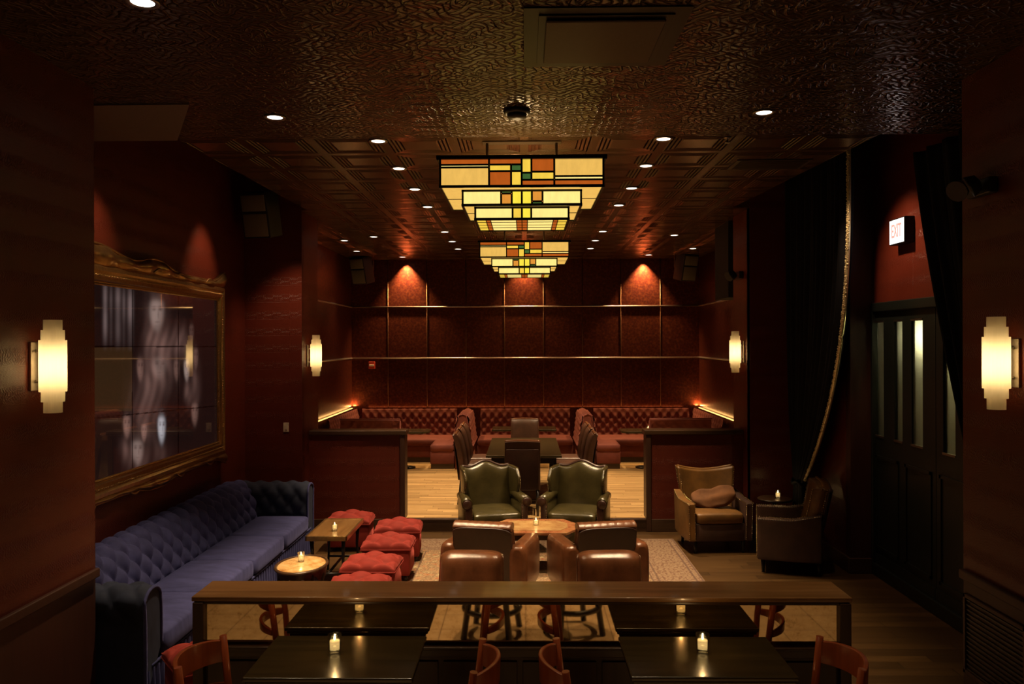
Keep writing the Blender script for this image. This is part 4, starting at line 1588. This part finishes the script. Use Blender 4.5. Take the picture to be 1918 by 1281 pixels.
# round side table with candle by the curtain
p = at(1457, 931, z=.60)
px_, py_ = 3.10, 9.95
t = thing('side_table', 'small round dark table with a candle behind the side-on studded armchair', 'table', (px_, py_, 0))
mb = MB(); mb.lathe([(.001, .60), (.20, .60), (.21, .59), (.205, .575), (.001, .57)], n=32); mb.build('tabletop', 'dark_wood', t)
mb = MB(); mb.lathe([(.03, .57), (.022, .4), (.035, .2), (.028, .06)], n=14); mb.build('pedestal', 'dark_wood', t)
for k in range(3):
    g = k * 2 * PI / 3 + .4
    mb = MB(); mb.tube([(0, 0, .12), (.09 * cos(g), .09 * sin(g), .09), (.19 * cos(g), .19 * sin(g), .015)], [.022, .018, .015], 8); mb.build('leg', 'dark_wood', t)
q = at(1457, 931, Y=9.93)
make_votive((q.x, 9.93, .601), 'lit votive candle on the small round table beside the black curtain', 'lit votive candles', 1.1, .4)

# ------------------------------------------------------------------ curtains
def curtain(name, label, X0, top_y, tie, z_top, z_tie, trim, amp=.05, pl=9, low=(0, 0), ex=2.8):
    """top_y: (near, far) along the wall at the top; tie: (near, far) at the tie-back"""
    t = thing(name, label, 'curtain', (X0, (tie[0] + tie[1]) / 2, 0), 0, 'black velvet curtains')
    oy = t.location.y
    def edge(z, k):
        if z > z_tie:
            q = (z_top - z) / (z_top - z_tie)
            q = q ** ex
            return top_y[k] + (tie[k] - top_y[k]) * q
        q = (z_tie - z) / z_tie
        return tie[k] + low[k] * q
    def f(u, v):
        z = z_top - v * (z_top - .02)
        n, fa = edge(z, 0), edge(z, 1)
        w = abs(fa - n)
        a = amp * (.55 + .45 * min(1, w / 1.2))
        ph = u * pl * 2 * PI
        x = a * (sin(ph) + .35 * sin(ph * 2.3 + 2 * v)) * (1 if z > z_tie else .9)
        return Vector((x, n + (fa - n) * u - oy, z))
    mb = MB(); mb.grid(f, 150, 60)
    o = mb.build('drape', 'black_velvet', t)
    sm = o.modifiers.new('Solid', 'SOLIDIFY'); sm.thickness = .008
    if trim:
        mb = MB()
        pts = [f(0, k / 60 ) + Vector((-.02, -.005, 0)) for k in range(0, 50) if z_top - k / 60 * (z_top - .02) > z_tie - .02]
        mb.tube(pts, .022, 8)
        for a, b in zip(pts, pts[1:]):
            for j in range(4):
                for w_ in range(3):
                    q = a.lerp(b, (j + random.random()) / 4)
                    g = random.random() * 2 * PI
                    mb.ball(q + Vector((-abs(cos(g)) * .022, sin(g) * .023, 0)), .008, 1)
        mb.build('sequin_trim', 'bead', t)
    mb = MB()
    mid = (tie[0] + tie[1]) / 2 - oy
    hw_ = abs(tie[1] - tie[0]) / 2 + .02
    mb.tube([(.08 * cos(g * 2 * PI / 24) , mid + hw_ * sin(g * 2 * PI / 24), z_tie + .02 * sin(g)) for g in range(25)], .02, 8)
    mb.build('tieback', 'black_velvet', t)
    return t
n1 = at(1575, 318, X=3.30); f1 = at(1470, 440, X=3.30)
q1 = at(1506, 905, X=3.42)
curtain('curtain', 'tied black velvet curtain with a gold sequin edge, left of the doors', 3.40, (n1.y, 10.28), (q1.y - .06, q1.y + .22), 4.62, q1.z, True, .045, 11, (-.08, .10))
n2 = at(1700, 262, X=3.55); q2 = at(1795, 840, X=3.55)
curtain('curtain', 'black velvet curtain falling beside the near right pillar, right of the exit sign', 3.62, (YN + .06, n2.y), (YN + .25, 6.3), 4.275, 1.0, False, .04, 8, (0, .05), 1.25)
mb = MB(); mb.tube([(3.34, 7.9, 4.66), (3.40, 10.34, 4.66)], .025, 10)
tag(mb.build('curtain_rod', 'black', None), 'dark rod at the recess ceiling carrying the tied black curtain', 'curtain rod')
# ------------------------------------------------------------------ alcove booths
V_ = 'rose_velvet'
def tufted_back(p0, p1, t, z0=.60, z1=1.15, th=.15, name='backrest', mat=V_, du=.17, dv=.20):
    """tufted back from p0 to p1; the padded face is on the left of that direction"""
    p0, p1 = Vector((*p0, 0)), Vector((*p1, 0))
    d = (p1 - p0); L_ = d.length; d.normalize()
    n = Vector((-d.y, d.x, 0))
    pr, T = sweep(roundprof([(th + .03, z0), (th, z0 + .2), (th - .03, z1 - .04), (th - .06, z1 + .012), (.02, z1), (.01, z1 - .08)]))
    def f(u, v):
        q, m = pr(v)
        e = min(1, v / .06) * max(0, min(1, (.86 - v) / .08))
        h = .030 * e * tuft(u * L_, v * T, du, dv)
        return p0 + d * (L_ * u) + n * (q.x - m.x * -h * 1) + Vector((0, 0, q.y + (h if q.y > z1 - .05 else 0) * .6))
    mb = MB(); mb.grid(f, max(24, int(L_ / .022)), 34)
    return mb.build(name, mat, t)

def booth(name, label, parts, group='wine velvet booth seating'):
    t = thing(name, label, 'bench', (0, 0, 0), 0, group)
    for kind, a in parts:
        if kind == 'back':
            tufted_back(a[0], a[1], t)
        elif kind == 'seat':
            mb = MB()
            x0, x1, y0, y1 = a
            mb.superq(((x0 + x1) / 2, (y0 + y1) / 2, .565), ((x1 - x0) / 2, (y1 - y0) / 2, .075), .35, .10, 36, 12, .1)
            mb.build('seat', V_, t)
        elif kind == 'base':
            x0, x1, y0, y1 = a
            mb = MB(); mb.box(x0, x1, y0, y1, .27, .51, .012); mb.build('front_panel', V_, t)
            mb = MB(); mb.box(x0 + .01, x1 - .01, y0 + .02, y1, ZP, .27); mb.build('plinth', 'dark_wood', t)
    return t
YW = YB - .03
booth('booth_bench', 'wine velvet tufted bench along the back wall, behind the long dining table', [('back', ((.93, YW), (-.93, YW))), ('seat', (-.95, .95, 15.72, 16.5)), ('base', (-.95, .95, 15.78, 16.5))])
booth('booth_bench', 'wine velvet tufted bench along the back wall in the left booth', [('back', ((-1.42, YW), (-3.40, YW))), ('seat', (-3.05, -1.42, 15.72, 16.5)), ('base', (-3.05, -1.42, 15.76, 16.5))])
booth('booth_bench', 'wine velvet tufted bench along the back wall in the right booth', [('back', ((3.40, YW), (1.42, YW))), ('seat', (1.42, 3.05, 15.72, 16.5)), ('base', (1.42, 3.05, 15.76, 16.5))])
booth('booth_bench', 'wine velvet tufted bench along the left alcove wall under the amber light line', [('back', ((-3.60, YW - .02), (-3.60, 14.2))), ('seat', (-3.46, -3.06, 14.7, 16.4)), ('base', (-3.46, -3.08, 14.7, 16.4))])
booth('booth_bench', 'wine velvet tufted bench along the right alcove wall under the amber light line', [('back', ((3.60, 14.2), (3.60, YW - .02))), ('seat', (3.06, 3.46, 14.7, 16.4)), ('base', (3.08, 3.46, 14.7, 16.4))])
for s, nm in ((-1, 'left'), (1, 'right')):
    # divider between the centre and a side booth, with a seat on its outer side
    t = thing('booth_divider', 'tall wine velvet booth divider with a plain end, on the %s of the dining table' % nm, 'bench', (0, 0, 0), 0, 'booth dividers')
    xc = s * 1.17
    y0, y1 = 14.88, 16.34
    mb = MB()
    pr = [(-.135, ZP), (-.135, .62), (-.105, 1.0), (-.07, 1.17), (0, 1.20), (.07, 1.17), (.105, 1.0), (.135, .62), (.135, ZP)]
    vs0 = [mb.bm.verts.new((xc + x, y0, z)) for x, z in pr]; vs1 = [mb.bm.verts.new((xc + x, y1, z)) for x, z in pr]
    mb.bm.faces.new(vs0)
    for i in range(len(pr) - 1):
        mb.bm.faces.new((vs0[i], vs0[i + 1], vs1[i + 1], vs1[i]))
    mb.build('end_panel', V_, t, .004)
    mb = MB(); mb.tube([(xc + x, y0 - .004, z) for x, z in pr], .010, 6); mb.build('piping', V_, t)
    if s > 0:
        tufted_back((xc + .02, y1), (xc + .02, y0 + .01), t); tufted_back((xc - .02, y0 + .01), (xc - .02, y1), t)
    else:
        tufted_back((xc + .02, y1), (xc + .02, y0 + .01), t); tufted_back((xc - .02, y0 + .01), (xc - .02, y1), t)
    a, b = sorted((s * 1.33, s * 1.78))
    mb = MB(); mb.superq(((a + b) / 2, (y0 + 15.68) / 2, .565), (.225, (15.68 - y0) / 2, .075), .35, .12, 32, 12, .1); mb.build('seat', V_, t)
    mb = MB(); mb.box(a, b, y0 + .02, 15.68, .27, .51, .012); mb.build('front_panel', V_, t)
    mb = MB(); mb.box(a + .01, b - .01, y0 + .04, 15.68, ZP, .27); mb.build('plinth', 'dark_wood', t)
    # screen bench seen from behind, over the partition
    xa, xb = at(748, 783, Y=14.5).x if s < 0 else at(1218, 780, Y=14.5).x, s * 3.40
    t = thing('booth_screen', 'tufted wine velvet booth end showing above the %s partition wall' % nm, 'bench', (0, 0, 0), 0, 'booth ends above the partitions')
    if s > 0:
        tufted_back((xb, 14.62), (xa, 14.62), t, z0=ZP, z1=1.14, th=.07, du=.15, dv=.24) if False else tufted_back((xb, 14.62), (xa, 14.62), t, z0=.45, z1=1.13, th=.08)
    else:
        tufted_back((xa, 14.62), (xb, 14.62), t, z0=.45, z1=1.13, th=.08)
    mb = MB(); mb.box(min(xa, xb), max(xa, xb), 14.60, 14.68, ZP, 1.10, .01); mb.build('back_panel', V_, t)
    mb = MB(); mb.tube([(xa, 14.55, .45), (xa, 14.55, 1.145), (xb, 14.55, 1.145)], .014, 6); mb.build('piping', V_, t)
    # booth table
    t = thing('booth_table', 'dark clipped-corner table in the %s booth' % nm, 'table', (s * 2.28, 14.98, ZP), 0, 'dark booth tables')
    mb = MB(); q = [(-.50, -.18), (-.40, -.29), (.40, -.29), (.50, -.18), (.50, .18), (.40, .29), (-.40, .29), (-.50, .18)]
    mb.prism(q, .685, .72); mb.build('tabletop', 'table_dark', t, .006)
    mb = MB(); mb.tube([(0, .1, .02), (0, .1, .69)], .04, 12); mb.build('pedestal', 'black_wood', t)
    mb = MB(); mb.lathe([(.20, 0), (.20, .015), (.05, .04)], (0, .1, 0), 20); mb.build('foot', 'black_wood', t)
q = at(1214, 797, Y=14.80)
make_votive((q.x, 14.80, ZP + .721), 'tiny lit candle on the right booth table beside the partition post', 'lit votive candles', 1.0, .3)
t = thing('booth_table', 'dark narrow table in front of the middle booth bench, beyond the dining chairs', 'table', (-.02, 15.1, ZP), 0, 'dark booth tables')
mb = MB(); mb.box(-.6, .6, -.3, .3, .715, .75); mb.build('tabletop', 'table_dark', t, .006)
mb = MB(); mb.tube([(0, 0, .02), (0, 0, .72)], .04, 12); mb.build('pedestal', 'black_wood', t)
mb = MB(); mb.lathe([(.24, 0), (.24, .015), (.05, .04)], n=20); mb.build('foot', 'black_wood', t)
# glowing strips tucked behind the side benches and in the corners
for s, nm in ((-1, 'left'), (1, 'right')):
    SB('trim_%d' % k, s * (AX - .004), s * (AX - .026), 13.9, YB - .05, 1.165, 1.18, 'led', 'glowing amber light line along the top of the %s booth bench' % nm); k += 1
    o = light('booth_glow', 'AREA', (s * (AX - .05), 15.3, 1.20), 2.2, (1, .56, .16), shape='RECTANGLE', size=.03, size_y=2.4)
    o.rotation_euler = (0, PI + s * R(28), 0)
    o = light('corner_glow', 'AREA', (s * (AX - .05), YB - .05, 1.21), 3.5, (1, .45, .12), size=.05)
    o.rotation_euler = (PI, 0, 0)
o = light('bench_glow', 'AREA', (0, YB - .045, 1.19), 2.0, (1, .42, .12), shape='RECTANGLE', size=6.6, size_y=.03)
o.rotation_euler = (PI - R(20), 0, 0)

# ------------------------------------------------------------------ long dining table and chairs
t = thing('dining_table', 'long dark dining table on the plank floor of the alcove', 'table', (-.02, 12.47, ZP))
mb = MB(); mb.box(-.545, .545, -1.06, 1.06, .715, .75); mb.build('tabletop', 'table_dark', t, .006)
mb = MB(); mb.box(-.47, .47, -.96, .96, .62, .715); mb.build('apron', 'black_wood', t, .003)
for sx in (-1, 1):
    for sy in (-1, 1):
        mb = MB(); mb.box(sx * .46 - .035, sx * .46 + .035, sy * .95 - .035, sy * .95 + .035, 0, .62); mb.build('leg', 'black_wood', t, .004)
def dining_chair(label, loc, rz):
    t = thing('dining_chair', label, 'chair', loc, rz, 'chocolate leather dining chairs')
    mb = MB(); mb.superq((0, -.02, .455), (.24, .24, .05), .4, .2, 32, 12, .2); mb.build('seat', 'chair_leather', t)
    mb = MB(); mb.box(-.235, .235, -.24, .22, .34, .43, .01); mb.build('seat_frame', 'dark_leather', t)
    def fr(u, v):
        x = (2 * u - 1) * .242
        z = .36 + v * .66
        e = (1 - (2 * u - 1) ** 6) * (1 - (2 * v - 1) ** 8)
        return Vector((x, .17 + .10 * v * v - .03 * e ** .7, z + .012 * (1 - (2 * u - 1) ** 2) * v))
    mb = MB(); mb.shell(fr, lambda u, v: Vector((fr(u, v).x, .245 + .10 * v * v, fr(u, v).z)), 18, 20); mb.build('backrest', 'chair_leather', t, .006)
    mb = MB(); mb.box(-.22, .22, .25, .262, .36, .92, .004)
    mb.xf(Matrix.Translation((0, 0, 0)))
    mb.bm.verts.ensure_lookup_table()
    for v in mb.bm.verts: v.co.y += .10 * max(0, (v.co.z - .36) / .66) ** 2
    mb.build('back_panel', 'dark_leather', t)
    mb = MB(); mb.tube([fr(k / 16, 1) + Vector((0, .03, .002)) for k in range(17)], .022, 8); mb.build('top_roll', 'brown_leather', t)
    for x in (-.205, .205):
        for y in (-.20, .215):
            mb = MB(); mb.tube([(x, y, .36), (x, y + (.02 if y > 0 else 0), .18), (x, y + (.05 if y > 0 else 0), 0)], [.024, .021, .017], 8); mb.build('leg', 'black_wood', t)
    mb = MB()
    for x in (-.205, .205): mb.tube([(x, -.2, .17), (x, .22, .17)], .011, 8)
    mb.tube([(-.205, 0, .17), (.205, 0, .17)], .011, 8)
    mb.build('stretcher', 'black_wood', t)
    return t
p = at(979, 905, Y=11.15)
d0 = dining_chair('high-backed leather dining chair seen from behind at the near end of the long table', (p.x, 11.13, ZP), PI)
d0.rotation_euler.z = PI   # back toward the viewer
p = at(983, 790, Y=13.9)
clone(d0, None, (p.x, 13.62, ZP), 0, 'high-backed leather dining chair at the far end of the long table, facing front')
ORDN = ['nearest', 'middle', 'farthest']
for s, nm in ((-1, 'left'), (1, 'right')):
    for i, y in enumerate((11.86, 12.5, 13.14)):
        clone(d0, None, (s * .72 + .0, y, ZP), R(90) if s < 0 else R(-90), '%s of the three leather dining chairs along the %s side of the long table' % (ORDN[i], nm))
# make the facing right: chairs face -y before turning, so the near one is turned round
d0.rotation_euler.z = PI

# ------------------------------------------------------------------ mirrored divider with shelf
DY = 4.10
ZSH = 1.245
xa, xb = at(358, 1107, Y=DY - .03).x, at(1597, 1113, Y=DY - .03).x
t = thing('mirrored_divider', 'long low wooden divider with an antique mirror strip behind the front tables', 'divider', ((xa + xb) / 2, DY, ZF))
xc, hw = (xa + xb) / 2, (xb - xa) / 2
mb = MB(); mb.box(-hw, hw, -.03, .25, .91, .935); mb.build('shelf', 'shelf_wood', t, .005)
mb = MB(); mb.box(-hw + .01, hw - .01, -.022, -.002, .893, .91); mb.box(-hw + .01, hw - .01, -.05, -.002, .635, .685)
mb.box(-hw + .01, hw - .01, -.058, -.002, .672, .688)
mb.build('rail', 'dark_wood', t, .004)
for s in (-1, 1):
    mb = MB(); mb.box(s * (hw - .035) - .028, s * (hw - .035) + .028, -.035, .0, 0, .905); mb.build('post', 'dark_wood_z', t, .004)
mb = MB(); mb.box(-hw + .06, hw - .06, -.006, .0, .688, .893); mb.build('mirror', 'mirror', t)
mb = MB(); mb.box(-hw + .01, hw - .01, 0, .22, 0, .91); mb.build('body', 'dark_wood_z', t)
mb = MB()
for i in range(8):
    x = -hw + .06 + (2 * hw - .12) * (i + .5) / 8
    mb.box(x - .19, x + .19, -.012, 0, .08, .60)
mb.build('lower_panel', 'dark_wood_z', t, .004)

# ------------------------------------------------------------------ front tables
def bistro_table(x0, x1, y0, y1, label):
    t = thing('bistro_table', label, 'table', ((x0 + x1) / 2, (y0 + y1) / 2, ZF), 0, 'dark glossy tables at the mirrored divider')
    w, d = (x1 - x0) / 2, (y1 - y0) / 2
    mb = MB(); mb.box(-w, w, -d, d, .728, .75); mb.build('tabletop', 'table_dark', t, .007, 3)
    mb = MB(); mb.box(-w + .010, w - .010, -d + .010, d - .010, .712, .728); mb.box(-w + .022, w - .022, -d + .022, d - .022, .695, .712)
    mb.build('moulded_edge', 'table_dark', t, .005, 2)
    mb = MB(); mb.lathe([(.035, .03), (.035, .69)], n=16); mb.build('column', 'black_wood', t)
    mb = MB(); mb.box(-.25, .25, -.03, .03, 0, .035); mb.box(-.03, .03, -.22, .22, 0, .034); mb.build('cross_foot', 'black_wood', t, .006)
    return t
ZT = ZF + .75
tl = [at(452, 1270, z=ZT), at(773, 1270, z=ZT)]
tr = [at(1182, 1268, z=ZT), at(1497, 1268, z=ZT)]
YT1 = DY - .062
bistro_table(tl[0].x, tl[1].x, tl[0].y, YT1, 'dark glossy table in front of the mirror strip on the left')
bistro_table(tr[0].x, tr[1].x, tr[0].y, YT1, 'dark glossy table in front of the mirror strip on the right')
p = at(627, 1223, z=ZT)
make_votive((p.x, p.y, ZT + .001), 'lit candle in a clear glass on the left front table', 'candles on the front tables', 1.0, .55)
p = at(1316, 1222, z=ZT)
make_votive((p.x, p.y, ZT + .001), 'lit candle in a clear glass on the right front table', 'candles on the front tables', 1.0, .55)

def bistro_chair(label, loc, rz):
    """faces +x; the curved back is at -x"""
    t = thing('bistro_chair', label, 'chair', loc, rz, 'red-brown bow-back chairs at the front tables')
    W_ = 'chair_wood'
    mb = MB(); mb.lathe([(.001, .405), (.15, .408), (.178, .415), (.183, .425), (.175, .435), (.11, .428), (.001, .422)], n=28); mb.build('seat', 'black_wood', t)
    mb = MB(); mb.lathe([(.150, .37), (.165, .37), (.165, .408), (.150, .408)], n=28); mb.build('seat_ring', 'black_wood', t)
    Rb, cx0 = .235, .0
    A = R(53)
    def arc(th, r=Rb):
        return Vector((cx0 - r * cos(th) , r * sin(th), 0))
    mb = MB()
    def band(z0, z1, th_):
        def fi(u, v):
            q = arc(-A + 2 * A * u, Rb - th_ / 2); q.z = z0 + (z1 - z0) * v + .018 * (1 - (2 * u - 1) ** 2) * v; q.x -= .05 * (z0 + (z1 - z0) * v - .7); return q
        def fo(u, v):
            q = arc(-A + 2 * A * u, Rb + th_ / 2); q.z = z0 + (z1 - z0) * v + .018 * (1 - (2 * u - 1) ** 2) * v; q.x -= .05 * (z0 + (z1 - z0) * v - .7); return q
        mb.shell(fi, fo, 24, 3)
    band(.735, .835, .020)
    mb.build('crest_rail', W_, t, .005)
    mb = MB(); band(.60, .635, .016); mb.build('back_rail', W_, t, .004)
    for s in (-1, 1):
        p_ = arc(s * A)
        mb = MB()
        mb.tube([(p_.x - .055 + .03, p_.y * 1.0, 0), (p_.x + .035, p_.y * .92, .40), (p_.x + .02, p_.y * .96, .60), (p_.x - .012, p_.y * 1.0, .855)], [.017, .019, .018, .017], 10)
        mb.build('back_post', W_, t)
        mb = MB(); mb.tube([(.135, s * .125, .405), (.165, s * .155, .0)], [.02, .015], 10); mb.build('front_leg', W_, t)
    mb = MB(); mb.lathe([(.150, .20), (.162, .20), (.162, .222), (.150, .222), (.150, .20)], n=28); mb.build('ring_stretcher', W_, t)
    return t
def mid(a, b, z):
    p, q = at(*a, z=z), at(*b, z=z)
    return (p + q) / 2, math.atan2((p - q).y, (p - q).x) - PI / 2
zc = ZF + .85
ch = None
for (a, b), face, lab in [(((412, 1197), (343, 1246)), 0, 'red-brown bow-back chair on the left of the left front table'),
                     (((903, 1199), (886, 1260)), PI, 'red-brown bow-back chair on the right of the left front table'),
                     (((1043, 1197), (1061, 1260)), 0, 'red-brown bow-back chair on the left of the right front table'),
                     (((1540, 1198), (1607, 1250)), PI, 'red-brown bow-back chair on the right of the right front table')]:
    m_, g = mid(a, b, zc)
    # chord centre of the crest stands .155 behind the chair centre
    ang = g + face
    off = Vector((.150, 0, 0)); off.rotate(Euler((0, 0, ang)))
    loc = (m_.x + off.x, m_.y + off.y, ZF)
    if ch is None:
        ch = bistro_chair(lab, loc, ang)
    else:
        clone(ch, None, loc, ang, lab)
def stool(label, loc, rz):
    t = thing('ring_stool', label, 'stool', loc, rz, 'black ring stools reflected in the mirror strip')
    mb = MB(); mb.lathe([(.001, .72), (.18, .72), (.19, .735), (.18, .755), (.001, .76)], n=24); mb.build('seat', 'black_wood', t)
    for kk in range(4):
        g = PI / 4 + kk * PI / 2
        mb = MB(); mb.tube([(.13 * cos(g), .13 * sin(g), .72), (.25 * cos(g), .25 * sin(g), 0)], [.026, .024], 8); mb.build('leg', 'black_wood', t)
    mb = MB(); mb.tube([(.213 * cos(a * 2 * PI / 28), .213 * sin(a * 2 * PI / 28), .20) for a in range(29)], .022, 8); mb.build('ring_stretcher', 'black_wood', t)
    return t
s0 = stool('black ring stool, left of the middle pair reflected in the mirror strip', (-.26, 2.05, ZF), R(12))
clone(s0, None, (.36, 2.0, ZF), R(-20), 'black ring stool, right of the middle pair reflected in the mirror strip')
# ------------------------------------------------------------------ light
WARM = (1, .70, .40)
def spot(p, e, size=62, blend=.75, col=WARM, to=None, rad=.05):
    o = light('downlight_or_fill_beam', 'SPOT', (p[0], p[1], p[2] - .02), e, col, spot_size=R(size), spot_blend=blend, shadow_soft_size=rad)
    if to is not None:
        aim(o, to)
    return o
for nm in ('left', 'right'):
    for i, e in enumerate((480, 430, 440, 640, 720, 420, 200)):
        spot(dl[nm, i], e)
spot(dl[515], 380, 75); spot(dl[1431], 60); spot(dl[267], 60)
for px in (700, 1263, 668, 1298):
    spot(dl[px], 60)
for x, e in ((dl[754].x, 600), (0, 320), (dl[1215].x, 600)):
    spot((x, YB - .11, ZC), e, 84, .9, (1, .60, .24), (x, YB - .02, 3.1), .02)
# front dining area, above and behind the viewpoint
for x in (-1.4, 0, 1.4):
    spot((x, 1.5, ZC), 250, 58, .8)
spot((-.9, 4.2, ZC), 90, 60, .8); spot((.9, 4.2, ZC), 90, 60, .8)
# added spots without fixtures, brightening the picture and left wall
for y in (6.7, 9.0):
    spot((-3.1, y, ZC), 60, 60, .9, (1, .6, .35), (-3.67, y, 3.2))
spot((-2.75, 9.7, ZC), 120, 60, .9, (1, .6, .35), (-3.2, YR, 1.9))  # added spot with no fixture, brightens the left return wall
spot((3.0, 8.0, ZC), 110, 80, .9, (1, .6, .35), (3.83, 8.0, 3.1))
light('lobby_fill', 'POINT', (4.45, 8.6, 2.6), 26, (1, .88, .6), shadow_soft_size=.15)  # added unseen light that brightens the door panes from behind
w = bpy.data.worlds.new('world')
w.use_nodes = True
w.node_tree.nodes['Background'].inputs[0].default_value = (.02, .014, .01, 1)
w.node_tree.nodes['Background'].inputs[1].default_value = .1
sc.world = w
vs = sc.view_settings
sc.display_settings.display_device = 'sRGB'
vs.view_transform = 'Standard'
vs.look = 'None'
vs.exposure = 0
vs.gamma = 1
vs.use_curve_mapping = False
